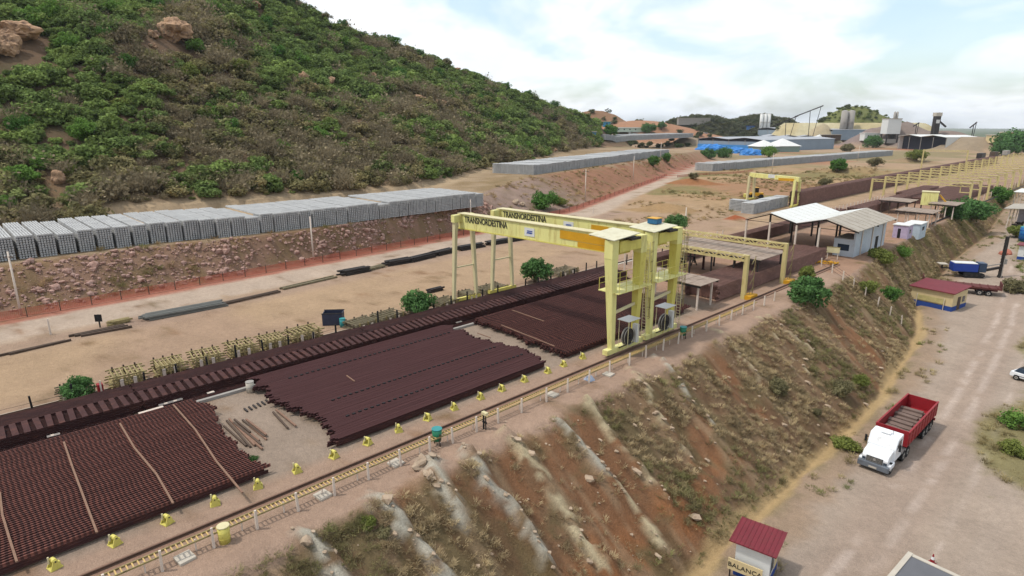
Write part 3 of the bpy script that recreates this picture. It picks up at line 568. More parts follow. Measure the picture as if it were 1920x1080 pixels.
for px, lb in (((345, 1045), 'pale square concrete slab in front of the yellow drum'), ((603, 928), 'pale concrete slab near the nearest rail stack corner'), ((740, 868), 'pale concrete slab left of the green bin'), ((1033, 740), 'pale concrete slab by the posts left of the crane'), ((1138, 702), 'pale concrete slab below the near crane leg'), ((345, 1090), 'pale lid at the bottom edge')):
    if px[1] > 1080: continue
    p = at(*px); z = ground(p[0], p[1]); tag(MB().cbox((p[0]+.15, p[1], z+.05), (.8, .75, .16), .12).build('concrete_slab', M['concl'], bevel=.02), lb, 'slab')
def drum(px, m, lb, h=.95, r=.31, lid=None):
    p = at(*px); t = thing('drum', lb, 'drum', (p[0], p[1], ground(p[0], p[1])-.02))
    MB().tube((0, 0, 0), (0, 0, h), r*.95, r, n=24).build('barrel', m, t, True)
    MB().tube((0, 0, h), (0, 0, h+.04), r*1.06, n=24).build('lid', lid or m, t)
    for z in (.33, .66): MB().tube((0, 0, h*z-.015), (0, 0, h*z+.015), r*1.02, n=24).build('hoop', m, t)
    return t
drum((422, 1016), M['yellow2'], 'yellow drum standing by the embankment posts', .92, .28, M['pale'])
def bin_(px, lb, two=False):
    p = at(*px); t = thing('waste_bin', lb, 'bin', (p[0], p[1], ground(p[0], p[1])-.02))
    MB().tube((0, 0, .35), (0, 0, 1.15), .27, .33, n=20).build('barrel', M['green'], t, True); MB().tube((0, 0, 1.15), (0, 0, 1.19), .345, n=20).build('rim', M['teal'], t)
    for s in (-1, 1): MB().bar((s*.3, 0, 0), (s*.3, 0, .9), .07).build('leg', M['darkwood'], t)
    MB().bar((-.35, 0, .33), (.35, 0, .33), .06).build('crossbar', M['post'], t)
bin_((820, 834), 'green bin on a stand by the embankment posts'); bin_((1280, 634), 'green bin beside the posts right of the gantry cranes')
p = at(907, 804); t = thing('standpipe', 'black upright pipe with a pale cap near the edge posts', 'standpipe', (p[0], p[1], ground(p[0], p[1])-.02))
MB().tube((0, 0, 0), (0, 0, 1.15), .06, n=10).build('pipe', M['black'], t); MB().tube((.22, 0, 0), (.2, 0, 1.1), .045, n=10).build('pipe', M['steel'], t); MB().box(-.1, .35, -.12, .12, 1.12, 1.3).build('cap', M['pale'], t); MB().box(-.1, .3, -.05, .05, .5, .6).build('bracket', M['black'], t)
p = at(1104, 712); tag(MB().add([(p[0]+a, p[1]+b, ground(p[0], p[1])+c) for a, b, c in ((-.4, -.3, -.02), (.4, -.35, -.02), (.5, .3, -.02), (-.35, .4, -.02), (-.1, -.1, .38), (.25, -.1, .3), (.2, .15, .42), (-.2, .2, .28))], [(3, 2, 1, 0), (4, 5, 6, 7), (0, 1, 5, 4), (1, 2, 6, 5), (2, 3, 7, 6), (3, 0, 4, 7)]).build('sack', mat('pale_blue_sack', C(186, 196, 214), .8), bevel=.06), 'crumpled pale blue sack lying among the edge posts', 'sack')
# ------------------------------------------------------------------ gantry cranes
def text_mesh(s, size, m, extr=.012, bold=0.0):
    cu = bpy.data.curves.new('lettering', 'FONT'); cu.body = s; cu.size = size; cu.extrude = extr; cu.offset = bold; cu.align_x = 'CENTER'; cu.align_y = 'CENTER'; cu.resolution_u = 3
    o = bpy.data.objects.new('tmp', cu); COL.objects.link(o); dg = bpy.context.evaluated_depsgraph_get(); me = bpy.data.meshes.new_from_object(o.evaluated_get(dg)); me.name = 'lettering'
    bpy.data.objects.remove(o); me.materials.clear(); me.materials.append(m); return me
TM = text_mesh('TRANSNORDESTINA', .88, M['textink'], .012, .014); LM = MB().hexa([(-.42, -.16, -.01), (.30, -.16, -.01), (.44, -.02, -.01), (-.28, -.02, -.01), (-.42, -.16, .01), (.30, -.16, .01), (.44, -.02, .01), (-.28, -.02, .01)]).hexa([(-.36, .05, -.01), (.36, .05, -.01), (.46, .15, -.01), (-.26, .15, -.01), (-.36, .05, .01), (.36, .05, .01), (.46, .15, .01), (-.26, .15, .01)]).mesh('emblem', M['blueink'])
def crane(y0, lb, amber, tank):
    XL, XR, W = -53.5, -31.0, 3.5; yc = y0+1.9
    t = thing('gantry_crane', lb, 'gantry crane', (0, y0, 0), group='two yellow gantry cranes'); Y = 0
    zb0, zb1 = 8.75, 10.35; yb = 1.75
    g = MB(); g.hexa([(XL-.4, yb-.42, zb0), (XR-.9, yb-.42, zb0+.3), (XR-.9, yb+.42, zb0+.3), (XL-.4, yb+.42, zb0), (XL-.4, yb-.42, zb1), (XR-.9, yb-.42, zb1+.25), (XR-.9, yb+.42, zb1+.25), (XL-.4, yb+.42, zb1)])
    gir = g.build('girder', M['yellow'], t, bevel=.02)
    MB().hexa([(XL-.4, yb-.55, zb1), (XR-.5, yb-.55, zb1+.255), (XR-.5, yb+.55, zb1+.255), (XL-.4, yb+.55, zb1), (XL-.4, yb-.55, zb1+.07), (XR-.5, yb-.55, zb1+.33), (XR-.5, yb+.55, zb1+.33), (XL-.4, yb+.55, zb1+.07)]).build('flange', M['pale'], gir)
    MB().hexa([(XL-.4, yb-.5, zb0-.09), (XR-.9, yb-.5, zb0+.21), (XR-.9, yb+.5, zb0+.21), (XL-.4, yb+.5, zb0-.09), (XL-.4, yb-.5, zb0-.005), (XR-.9, yb-.5, zb0+.295), (XR-.9, yb+.5, zb0+.295), (XL-.4, yb+.5, zb0-.005)]).build('flange', M['yellow2'], gir)
    for k in range(14):
        x = XL+1.2+k*1.55; zz = zb0+.3*(x-XL)/22; MB().box(x-.03, x+.03, yb-.445, yb-.415, zz+.02, zz+1.5).build('stiffener', M['yellow'], gir)
    a = link('lettering', TM, gir, (XL+4.2, yb-.455, 9.85)); a.rotation_euler = (math.pi/2, -.013, 0); a.scale = (.84, 1.08, 1)
    MB().box(XL+10.2, XL+11.6, yb-.46, yb-.445, 9.2, 10.05).build('logo_plate', M['white'], gir)
    l2 = link('emblem', LM, gir, (XL+10.9, yb-.475, 9.63)); l2.rotation_euler = (math.pi/2, 0, 0)
    for (u0, u1, v0, v1) in amber: MB().box(XL+u0, XL+u1, yb-.47, yb-.44, v0, v1).build('amber_panel', M['amber'], gir)
    # slender left legs
    for yy0, yy1 in ((.1, .55), (W, 2.95)):
        l = MB().taper((XL, yy0, .45), (.36, .3), (XL, yy1, zb0+.9), (.5, .42)).build('leg', M['pale'], t, bevel=.02)
    MB().box(XL-.3, XL+.3, .2, 3.1, zb0+.75, zb1-.05).build('end_beam', M['yellow'], t)
    MB().bar((XL, .2, 4.3), (XL, 3.3, 4.3), .14).build('brace', M['pale'], t)
    MB().box(XL-.22, XL+.22, -.5, W+.5, .3, .62).build('end_carriage', M['yellow2'], t)
    # tapered right legs
    for yy0, yy1, mm in ((.0, -.55, 'yellow'), (3.45, 3.65, 'yellow2')):
        MB().taper((XR, yy0, .5), (.46, .46), (XR, yy1, 9.0), (.84, .84)).build('leg', M[mm], t, bevel=.03)
        MB().taper((XR, yy1, 9.0), (.88, .88), (XR, yy1*.98, 10.6), (.88, .88)).build('leg_head', M['yellow'], t, bevel=.03)
    MB().box(XR-.5, XR+.5, 0.0, 3.05, 9.5, 10.45).build('cross_girder', M['yellow2'], t)
    MB().box(XR-.9, XR-.51, .6, 2.9, 9.0, 10.5).build('girder_head', M['yellow2'], t)
    cov = MB(); cov.hexa([(XR-2.5, -.6, 10.75), (XR+.75, -1.25, 10.68), (XR+.9, 2.3, 10.95), (XR-2.3, 2.6, 11.0), (XR-2.5, -.6, 10.81), (XR+.75, -1.25, 10.74), (XR+.9, 2.3, 11.01), (XR-2.3, 2.6, 11.06)])
    cv = cov.build('machine_cover', M['coverpale'], t)
    for k in range(3): MB().bar((XR-2.3+k*1.4, -.7, 10.70), (XR-2.2+k*1.4, 2.4, 10.90), .06, .06).build('cover_rib', M['cage'], cv)
    for k in range(4): MB().box(XR-.9+.5*k, XR-.6+.5*k, 1.0, 2.4, 10.46, 10.66).build('hoist_motor', M['steel'], t)
    MB().bar((XR, .1, 4.0), (XR, 3.45, 4.3), .16, .24).build('brace', M['pale'], t)
    pf = MB().box(XR-1.3, XR+.9, -.5, 4.6, 5.95, 6.03).build('platform', M['yellow'], t)
    for s in (XR-1.28, XR+.88):
        for yy in np.arange(-.4, 4.7, 1.0): MB().box(s-.02, s+.02, yy-.02, yy+.02, 6.03, 7.05).build('railing_post', M['yellow2'], pf)
        MB().box(s-.02, s+.02, -.45, 4.55, 7.05, 7.09).build('handrail', M['yellow2'], pf); MB().box(s-.015, s+.015, -.45, 4.55, 6.55, 6.58).build('handrail', M['yellow2'], pf)
    lad = MB()
    for s in (-.22, .22): lad.box(XR+.2+s-.025, XR+.2+s+.025, 4.58, 4.63, .7, 9.8)
    for z in np.arange(.9, 9.8, .3): lad.box(XR-.02, XR+.42, 4.585, 4.625, z-.015, z+.015)
    lo = lad.build('ladder', M['pale'], t)
    hp = MB()
    for z in np.arange(2.6, 9.8, .9):
        pts = [(XR+.2+.38*math.cos(a), 4.63+.7*max(0, math.sin(a))+.01, z) for a in np.linspace(0, math.pi, 7)]
        for u, v in zip(pts[:-1], pts[1:]): hp.bar(u, v, .05, .04)
    for a in (.5, 1.57, 2.6): hp.box(XR+.2+.38*math.cos(a)-.02, XR+.2+.38*math.cos(a)+.02, 4.63+.7*math.sin(a), 4.66+.7*math.sin(a), 2.6, 9.8)
    hp.build('ladder_cage', M['cage'], lo)
    ec = MB().box(XR-.28, XR+.28, -.9, 4.5, .3, .78).build('end_carriage', M['yellow'], t, bevel=.02)
    for yy in (-.55, .3, 3.2, 4.1): MB().tube((XR-.12, yy, .42), (XR+.12, yy, .42), .28, n=16).build('wheel', M['steel'], ec)
    # cable reel
    rl = MB().tube((XR+.45, 1.75, 1.6), (XR+.62, 1.75, 1.6), .74, n=28).build('cable_reel', M['steel'], t)
    MB().tube((XR+.63, 1.75, 1.6), (XR+.72, 1.75, 1.6), .8, n=28, caps=False).build('reel_rim', M['conc'], rl); MB().tube((XR+.33, 1.75, 1.6), (XR+.44, 1.75, 1.6), .82, n=28).build('reel_rim', M['conc'], rl)
    MB().tube((XR+.2, 1.75, 1.6), (XR+.8, 1.75, 1.6), .2, n=14).build('hub', M['black'], rl)
    for s in (-1, 1): MB().bar((XR+.3, 1.75+s*.5, .75), (XR+.3, 1.75, 1.6), .08).build('reel_support', M['pale'], rl)
    MB().box(XR+.25, XR+.75, 2.75, 3.1, .8, 2.5).build('control_box', M['white'], t)
    cp = MB().box(XR-.15, XR+1.1, .95, 2.7, 3.2, 3.25).build('small_canopy', M['white'], t)
    for (a, b) in ((0, 1.05), (0, 2.6), (1.0, 1.05), (1.0, 2.6)): MB().box(XR+a-.02, XR+a+.02, b-.02, b+.02, .78, 3.2).build('canopy_post', M['pale'], cp)
    MB().box(XR-.35, XR+.35, .7, 2.9, .66, .74).build('deck', M['steel'], t)
    if tank: MB().box(XR-1.7, XR-.7, 1.2, 2.1, 11.02, 11.5).build('blue_cover', mat('blue_tarp', C(50, 110, 150), .6), t); MB().box(XR-1.75, XR-.65, 1.15, 2.15, 11.5, 11.55).build('amber_sheet', M['amber'], t)
    return t
crane(42.0, 'nearer yellow gantry crane with two amber stripes on its girder', [(15.0, 21.6, 9.55, 10.35), (17.2, 21.6, 8.95, 9.5)], False)
crane(47.9, 'farther yellow gantry crane with one amber panel and a blue cover', [(14.0, 16.2, 9.35, 10.1)], True)
# ------------------------------------------------------------------ concrete sleepers
def sleeper_pts(L_=2.75, w0=.245, w1=.185, h=.215):      # trapezoid section with a waist, length along x
    o = []
    for x, hh in ((-L_/2, h), (-.35, h*.82), (.35, h*.82), (L_/2, h)): o += [(x, -w0/2, 0), (x, w0/2, 0), (x, w1/2, hh), (x, -w1/2, hh)]
    f = [(0, 1, 2, 3), (15, 14, 13, 12)]
    for s in range(3):
        b = s*4; f += [(b+i, b+(i+1) % 4, b+4+(i+1) % 4, b+4+i) for i in range(4)]
    return np.array(o), f
SP, SF = sleeper_pts()
_mb = MB(); _mb.add(SP.tolist(), SF); SLME = _mb.mesh('concrete_sleeper', M['sleeper'])
class Bulk:
    def __init__(s): s.v = []; s.f = []; s.n = 0
    def add(s, P, F):
        s.v.append(np.asarray(P)); s.f += [tuple(i+s.n for i in q) for q in F]; s.n += len(P)
    def build(s, name, m, parent=None):
        me = bpy.data.meshes.new(name); me.from_pydata(np.concatenate(s.v).tolist(), [], s.f); me.materials.append(m); return link(name, me, parent)
def bxpts(cx, cy, cz, sx, sy, sz, rz=0.0):
    ca, sa = math.cos(rz), math.sin(rz); P = []
    for e in (-.5, .5):
        for a, b in ((-.5, -.5), (.5, -.5), (.5, .5), (-.5, .5)): P.append((cx+a*sx*ca-b*sy*sa, cy+a*sx*sa+b*sy*ca, cz+e*sz))
    return P
BF = [(3, 2, 1, 0), (4, 5, 6, 7), (0, 1, 5, 4), (1, 2, 6, 5), (2, 3, 7, 6), (3, 0, 4, 7)]
rest = Bulk(); ind = 0; Yb = -11.0; blocks = []
while Yb < 79:
    blocks.append(Yb); Yb += 2.02
def sfront(Y): return I(Y, [-20, 5, 22, 30, 46, 79], [-91.9, -91.9, -92.2, -90.6, -90.0, -91.2])
for bi, yb in enumerate(blocks):
    tight = yb > 20.5; xf = float(sfront(yb))+random.uniform(-.06, .06); z0 = 4.55+random.uniform(-.05, .05); nl = 10 if bi % 11 else 9
    gap = .30 if not tight else (.16 if bi % 3 else .05); n = 6; pitch = (2.02-gap)/n; dz = .278
    near = 4 < yb < 23
    for row in range(5):
        x = xf-1.4-row*2.8
        for k in range(nl):
            for j in range(n):
                top = k == nl-1
                if not top and row > 0 and not (j == 0 and not tight) and not (bi == len(blocks)-1 and j == n-1): continue
                if not top and row > 0 and k < 3: continue
                y = yb+(j+.5)*pitch+random.uniform(-.012, .012); xx = x+random.uniform(-.03, .03); z = z0+k*dz
                if near and ind < 300 and (row < 2 and top or row == 0 and k > 5):
                    o = link('concrete_sleeper', SLME, loc=(xx, y, z)); ind += 1
                    tag(o, 'grey concrete sleeper in the front blocks of the sleeper stack below the hill', 'sleeper', 'sleepers in the front of the long stack')
                else: rest.add(SP+np.array([xx, y, z]), SF)
            if row == 0 and k > 0:
                for xq in (.35, 2.4): rest.add(bxpts(x+1.4-xq, yb+(2.02-gap)/2, z0+k*dz-.03, .09, 2.02-gap, .05), BF)
tag(rest.build('stacked_sleepers', M['sleeper']), 'long wall of grey concrete sleepers stacked in blocks below the hill', 'sleepers', kind='stuff')
def far_stack(px0, px1, zb, depth, h, lb, nlay=10, bw=2.05, side=1, gapm=.08):
    a, b = (hit(*px0), hit(*px1)) if zb is None else (at(*px0, zb), at(*px1, zb)); zb = float(a[2]) if zb is None else zb; u = (b-a)[:2]; Ln = np.hypot(*u); u = u/Ln; nrm = np.array([-u[1], u[0]])*side; B = Bulk(); rz = math.atan2(u[1], u[0])
    nb = int(Ln/bw); dz = h/nlay; Q = a[:2][None]+u[None]*(np.arange(nb)*bw)[:, None]+nrm[None]*2; ZZ = terr(Q[:, 0], Q[:, 1])
    for i in range(nb):
        g = gapm+.06 if i % 3 else .34; zz = float(ZZ[i]); zz = zb if abs(zz-zb) > 1.5 else zz; hh = h+random.uniform(-.12, .12)
        for k in range(nlay):
            c = a[:2]+u*((i+.5)*bw+random.uniform(-.02, .02))+nrm*(depth/2+random.uniform(-.05, .05)); B.add(bxpts(c[0], c[1], zz+(k+.5)*dz*hh/h-.02, bw-g, depth, dz*.68, rz), BF)
        for r in range(max(1, int(depth/2.8))):
            for q in (.5, 2.3):
                c = a[:2]+u*((i+.5)*bw)+nrm*(r*2.8+q); B.add(bxpts(c[0], c[1], zz+hh/2-.03, bw-g-.1, .12, hh*.97, rz), BF)
    o = B.build('sleeper_stack', M['sleeper']); tag(o, lb, 'sleepers', kind='stuff'); return o
far_stack((1000, 328), (1255, 291), 6, 14, 2.8, 'long stack of grey concrete sleepers above the red earth bank')
far_stack((1335, 321), (1676, 291), .1, 9, 3.4, 'long low stack of grey concrete sleepers in front of the plant')
far_stack((1135, 266), (1300, 262), None, 26, 4.0, 'grey sleeper stacks behind the red earth bank')
far_stack((1180, 256), (1330, 252), None, 30, 4.0, 'distant grey sleeper stacks near the quarry')
p0 = at(1402, 400); 
far_stack((1412, 402), (1480, 385), .0, 3, 2.6, 'short grey sleeper stack standing under the far small gantry', nlay=8, bw=2.4)
far_stack((1396, 397), (1408, 394), .0, 4, 2.6, 'separate block of grey sleepers left of the far small gantry', nlay=8, bw=2.4)
# ------------------------------------------------------------------ rubble on the west slope and rocks
def rock_pts(r, seed):
    g = np.random.default_rng(seed); bm = bmesh.new(); bmesh.ops.create_icosphere(bm, subdivisions=1, radius=1.0)
    P = np.array([v.co for v in bm.verts]); F = [tuple(v.index for v in f.verts) for f in bm.faces]; bm.free()
    P = P*(0.65+0.7*g.random((len(P), 1)))*np.array([1, .8+.4*g.random(), .6+.3*g.random()]); return P*r, F
RV = [rock_pts(1, s) for s in range(6)]
B = Bulk(); nR = 3600; RY = rng.uniform(-8, 88, nR); rf, re_ = wfoot(RY), wtop(RY); RX = rf+(re_-rf)*rng.random(nR)**.8*.95
keep = (fbm(RX, RY, .12, 3, 201) > .46) | (rng.random(nR) < .2); RZ = terr(RX, RY)
for i in np.nonzero(keep)[0]:
    r = min(.6, .10*math.exp(random.gauss(0.3, .55))); P, F = RV[i % 6]; a = random.uniform(0, 6.3); R = np.array([[math.cos(a), -math.sin(a), 0], [math.sin(a), math.cos(a), 0], [0, 0, 1]])
    B.add(P@R.T*r+np.array([RX[i], RY[i], RZ[i]+r*.25]), F)
tag(B.build('rubble', M['rockred']), 'loose reddish rubble covering the slope below the sleeper stack', 'rubble', kind='stuff')
def boulder(px, r, lb, m='rockhill', sink=.35, sub=3, seed=1, sq=(1, 1, .8), dmax=600):
    p = hit(*px, dmax=dmax); bm = bmesh.new(); bmesh.ops.create_icosphere(bm, subdivisions=sub, radius=r); g = np.random.default_rng(seed)
    from mathutils import noise
    off = Vector((seed*7.1, seed*3.3, 0))
    for v in bm.verts:
        d = v.co.normalized(); k = 1+.5*noise.noise(d*1.3+off)-.35*abs(noise.noise(Vector((d.x*3, d.y*3, d.z*1.2))+off))-.18*abs(noise.noise(Vector((d.x*7, d.y*7, d.z*2.5))+off))+.06*noise.noise(d*14+off); v.co = Vector((v.co.x*sq[0], v.co.y*sq[1], v.co.z*sq[2]))*k
    me = bpy.data.meshes.new('boulder'); bm.to_mesh(me); bm.free(); me.materials.append(M[m]); o = link('boulder', me, loc=(p[0], p[1], p[2]+r*(sq[2]-sink*1.3))); o.rotation_euler = (0, 0, seed)
    return tag(o, lb, 'boulder')
BOULD = []
for px, r, lb, sd, sq in (((330, 78), 7.5, 'large tan boulder high on the scrub hill', 1, (1.2, 1, .9)), ((290, 72), 3.0, 'smaller grey rock left of the large hilltop boulder', 2, (1, 1, .8)), ((288, 92), 2.4, 'small rock just below the large hilltop boulder', 3, (1, 1, .7)),
                          ((35, 75), 7.0, 'rugged tan outcrop at the left edge of the hill', 4, (1.5, 1, .7)), ((15, 105), 5.5, 'lower part of the tan outcrop at the left edge', 5, (1, 1, 1)), ((570, 160), 4.0, 'upright tan rock left of the pale one on mid hill', 6, (.8, .8, 1.1)), ((618, 160), 3.6, 'pale tan rock right of its neighbour on mid hill', 7, (1, .9, .9)),
                          ((590, 168), 3.0, 'low rock between two tan rocks on mid hill', 8, (1, 1, .7)), ((480, 15), 4.5, 'pale rock slab near the top edge of the hill', 9, (1.4, 1, .6)), ((785, 190), 4.0, 'pale rock ledge on the right flank of the hill', 10, (1.4, .8, .7)), ((825, 198), 4.2, 'second pale rock ledge on the right flank', 11, (1.4, .8, .6)),
                          ((700, 145), 3.2, 'small pale rock on the upper right flank', 12, (1.2, 1, .6)), ((855, 132), 6.0, 'bare rock slab on the ridge line', 13, (1.8, 1, .5)), ((112, 345), 2.2, 'grey rock at the hill foot above the sleeper stack', 14, (.9, .9, 1.2)), ((1040, 283), 2.6, 'reddish rocks behind the farther sleeper stack', 15, (1.6, 1, .6))):
    bo = boulder(px, r*.46, lb, seed=sd, sq=(sq[0]*1.15, sq[1], sq[2]*1.1), sink=.1, sub=4); BOULD.append((bo.location.x, bo.location.y, r*.46))
for px, r, lb, sd in (((967, 383), .9, 'round yellowish boulder behind the crane girder', 21), ((980, 386), .75, 'smaller round yellowish boulder behind the crane girder', 22), ((1003, 384), .5, 'smallest of three yellowish boulders behind the crane', 23)): boulder(px, r, lb, 'rock', sink=.2, seed=sd, sub=2)
boulder((808, 895), .45, 'bluish pale rock at the top of the embankment', 'rock', sink=.3, seed=31, sq=(1.3, 1, .8)); boulder((790, 878), .55, 'small pale rock beside the bluish embankment rock', 'rock', seed=32)
# ------------------------------------------------------------------ poles
def pole(px_or_p, h, lb, arm=True, tilt=0.0, r=.13):
    p = hit(*px_or_p) if len(px_or_p) == 2 else px_or_p
    t = thing('utility_pole', lb, 'pole', (p[0], p[1], ground(p[0], p[1])-.3)); t.rotation_euler = (tilt*.5, tilt, .4)
    MB().tube((0, 0, 0), (0, 0, h+.3), r, r*.7, n=10).build('shaft', M['post'], t, True)
    if arm:
        a = MB().box(-.8, .8, -.06, .06, h-.35, h-.23).build('crossarm', M['darkwood'], t)
        for x in (-.7, 0, .7): MB().tube((x, 0, h-.23), (x, 0, h-.03), .05, n=6).build('insulator', M['white'], a)
pole((40, 592), 7.0, 'leaning pole at the left edge before the rubble slope', tilt=-.10); pole((588, 487), 6.6, 'slender pole at the foot of the rubble slope left of the cranes', arm=False)
pole((883, 432), 6.0, 'thin pole behind the left end of the crane girders', arm=False); pole((1097, 378), 8.5, 'pole on the grey bank right of the yellowish boulders'); pole((1187, 336), 8.0, 'pole by the far end of the red earth bank', arm=False); pole((1238, 302), 8, 'pole beside the end of the upper sleeper stack', arm=False)
pole((1447, 325), 8.5, 'pole in front of the long low sleeper stack', arm=False); pole((1608, 302), 8.5, 'pole at mid length of the long low sleeper stack', arm=False); pole((1283, 445), 5.5, 'white pole beside the small tree right of the cranes', arm=False)
for px, h, lb in (((95, 627), 1.6, 'short pale marker post on the gravel road edge'), ((1112, 400), 1.4, 'pale marker post where the gravel road bends')):
    p = hit(*px); tag(MB().taper((p[0], p[1], p[2]-.2), (.16, .16), (p[0], p[1], p[2]+h), (.12, .12)).build('marker_post', M['post']), lb, 'post')
p = hit(188, 614); t = thing('sign_post', 'small dark sign on a post beside the gravel road', 'sign', (p[0], p[1], p[2]-.1), .9)
MB().box(-.05, .05, -.05, .05, 0, 1.5).build('post', M['steel'], t); MB().box(-.35, .35, -.08, -.051, .75, 1.5).build('panel', M['black'], t)
# ------------------------------------------------------------------ orange mesh fence along the red strip
def net_panel(w_=3.0, h=.95):
    mb = MB()
    for i in range(9): z = .12+i*(h-.12)/8; mb.box(-.006, .006, 0, w_, z-.02, z+.02)
    for j in range(19): y = j*w_/18; mb.box(-.012, -.007, y-.018, y+.018, .1, h+.02)
    return mb.mesh('net', M['orange'])
NET = net_panel()
FPOST = MB().taper((0, 0, -.2), (.09, .09), (0, 0, 1.15), (.07, .07)).mesh('fence_post', M['darkwood'])
def net_fence(pts, lb):
    t = thing('mesh_fence', lb, 'fence', (*pts[0], ground(*pts[0])))
    o0 = np.array([*pts[0], ground(*pts[0])])
    for i, (a, b) in enumerate(zip(pts[:-1], pts[1:])):
        za, zb = ground(*a), ground(*b); P = link('fence_post', FPOST, t, (a[0]-o0[0], a[1]-o0[1], za-o0[2])); n = link('net', NET, t, (a[0]-o0[0], a[1]-o0[1], za-o0[2]))
        l = math.hypot(b[0]-a[0], b[1]-a[1]); n.rotation_euler = (math.atan2(zb-za, l), 0, math.atan2(b[1]-a[1], b[0]-a[0])-math.pi/2); n.scale = (1, l/3.0, 1)
    return t
net_fence([(float(wfoot(y))+1.6, y) for y in np.arange(-6, 82, 3.0)], 'orange plastic mesh fence along the gravel road left of the cranes')
net_fence([(float(wfoot(y))+1.6, y) for y in np.arange(84, 220, 4.5)], 'orange plastic mesh fence along the bend of the gravel road')
fp = [hit(*q)[:2] for q in ((1270, 333), (1290, 331), (1310, 329), (1330, 328), (1352, 327), (1375, 326), (1395, 324), (1412, 321))]
net_fence([tuple(q) for q in fp], 'orange plastic mesh fence in front of the long low sleeper stack')
# ------------------------------------------------------------------ things along the sandy strip
def bar_pile(px0, px1, wdt, h, n, m, name, lb, cat, levels=3, group=None):
    a, b = hit(*px0), hit(*px1); u = (b-a)[:2]; Ln = float(np.hypot(*u)); rz = math.atan2(u[1], u[0]); t = thing(name, lb, cat, (a[0], a[1], min(a[2], b[2])), rz, group)
    for k in range(levels):
        for i in range(n):
            y = (i-(n-1)/2)*wdt/n*(1-.12*k)+random.uniform(-.06, .06); z = (k+.5)*h/levels; e = random.uniform(-.5, .5)
            MB().bar((e, y, z), (Ln+e*.5, y+random.uniform(-.15, .15), z+random.uniform(-.03, .03)), wdt/n*.55, h/levels*.7).build('bar', m, t)
    for x in (Ln*.2, Ln*.75): MB().box(x-.06, x+.06, -wdt/2, wdt/2, -.02, .06).build('bearer', M['darkwood'], t)
    return t
for p0, p1, lb in (((640, 517), (690, 508), 'nearest dark pile of old rails on the sandy strip'), ((722, 499), (768, 491), 'second dark pile of old rails along the sandy strip'), ((772, 491), (812, 481), 'third dark pile of old rails along the sandy strip'), ((815, 480), (850, 472), 'fourth dark pile of old rails behind the crane legs'), ((860, 470), (905, 462), 'fifth dark pile of old rails behind the crane legs'), ((915, 460), (985, 448), 'farthest dark pile of old rails behind the girders')):
    bar_pile(p0, p1, 1.6, .75, 4, M['steel'], 'scrap_rail_pile', lb, 'rail pile', 3)
bar_pile((268, 600), (418, 571), 2.2, .5, 6, M['greybar'], 'steel_bar_pile', 'low grey pile of steel bars beside the gravel road', 'bar pile', 2)
bar_pile((5, 668), (128, 640), .6, .25, 2, M['darkwood'], 'timber_row', 'low dark row of timbers at the left edge of the sandy strip', 'timbers', 1)
bar_pile((140, 632), (240, 613), 1.2, .3, 3, M['darkwood'], 'timber_row', 'dark low timbers below the small sign', 'timbers', 1); bar_pile((205, 610), (245, 602), 1.0, .45, 3, M['cage'], 'timber_row', 'short yellowish stack beside the small sign', 'timbers', 2)
bar_pile((530, 543), (630, 520), .9, .3, 3, M['rebar'], 'timber_row', 'low brown bars between the two grey and dark piles', 'bars', 1)
bar_pile((425, 570), (525, 547), .9, .3, 3, M['darkwood'], 'timber_row', 'low dark bars right of the grey steel pile', 'bars', 1)
bar_pile((692, 507), (720, 500), 1.2, .4, 3, M['rebar'], 'scrap_rail_pile', 'small brown pile between the two nearest dark piles', 'rail pile', 2)
bar_pile((806, 549), (832, 543), .8, .5, 2, M['steel'], 'pipe_bundle', 'short dark pipe bundle on the sand beside the bush', 'pipes', 2)
# steel mould frames stacked beside the left crane rail
def mould_stack(px0, px1, lb, m, n=5, h=1.15, wd=1.5):
    a, b = at(*px0), at(*px1); u = (b-a)[:2]; Ln = float(np.hypot(*u)); t = thing('mould_stack', lb, 'steel frames', (a[0], a[1], ground(a[0], a[1])), math.atan2(u[1], u[0]), 'steel frames stacked behind the left crane rail')
    for k in range(n):
        z = .12+k*h/n; dy = random.uniform(-.12, .12); dx = random.uniform(-.2, .2); mb = MB()
        for s in (-1, 1): mb.box(dx, Ln+dx, dy+s*wd/2-.05, dy+s*wd/2+.05, z, z+.10)
        for x in np.linspace(.3, Ln-.3, 7): mb.box(x+dx-.05, x+dx+.05, dy-wd/2, dy+wd/2, z+.02, z+.08)
        mb.build('frame', m, t)
    for x in (.5, Ln*.5, Ln-.5):
        for s in (-1, 1): MB().box(x-.06, x+.06, s*wd/2-.06+s*.12, s*wd/2+.06+s*.12, -.02, h+.15).build('stake', M['darkwood'] if s > 0 else M['cage'], t)
    for x in (Ln*.3, Ln*.65): MB().box(x-.12, x+.12, -wd/2-.2, -wd/2-.13, .1, h*.8).build('tag_board', M['post'], t)
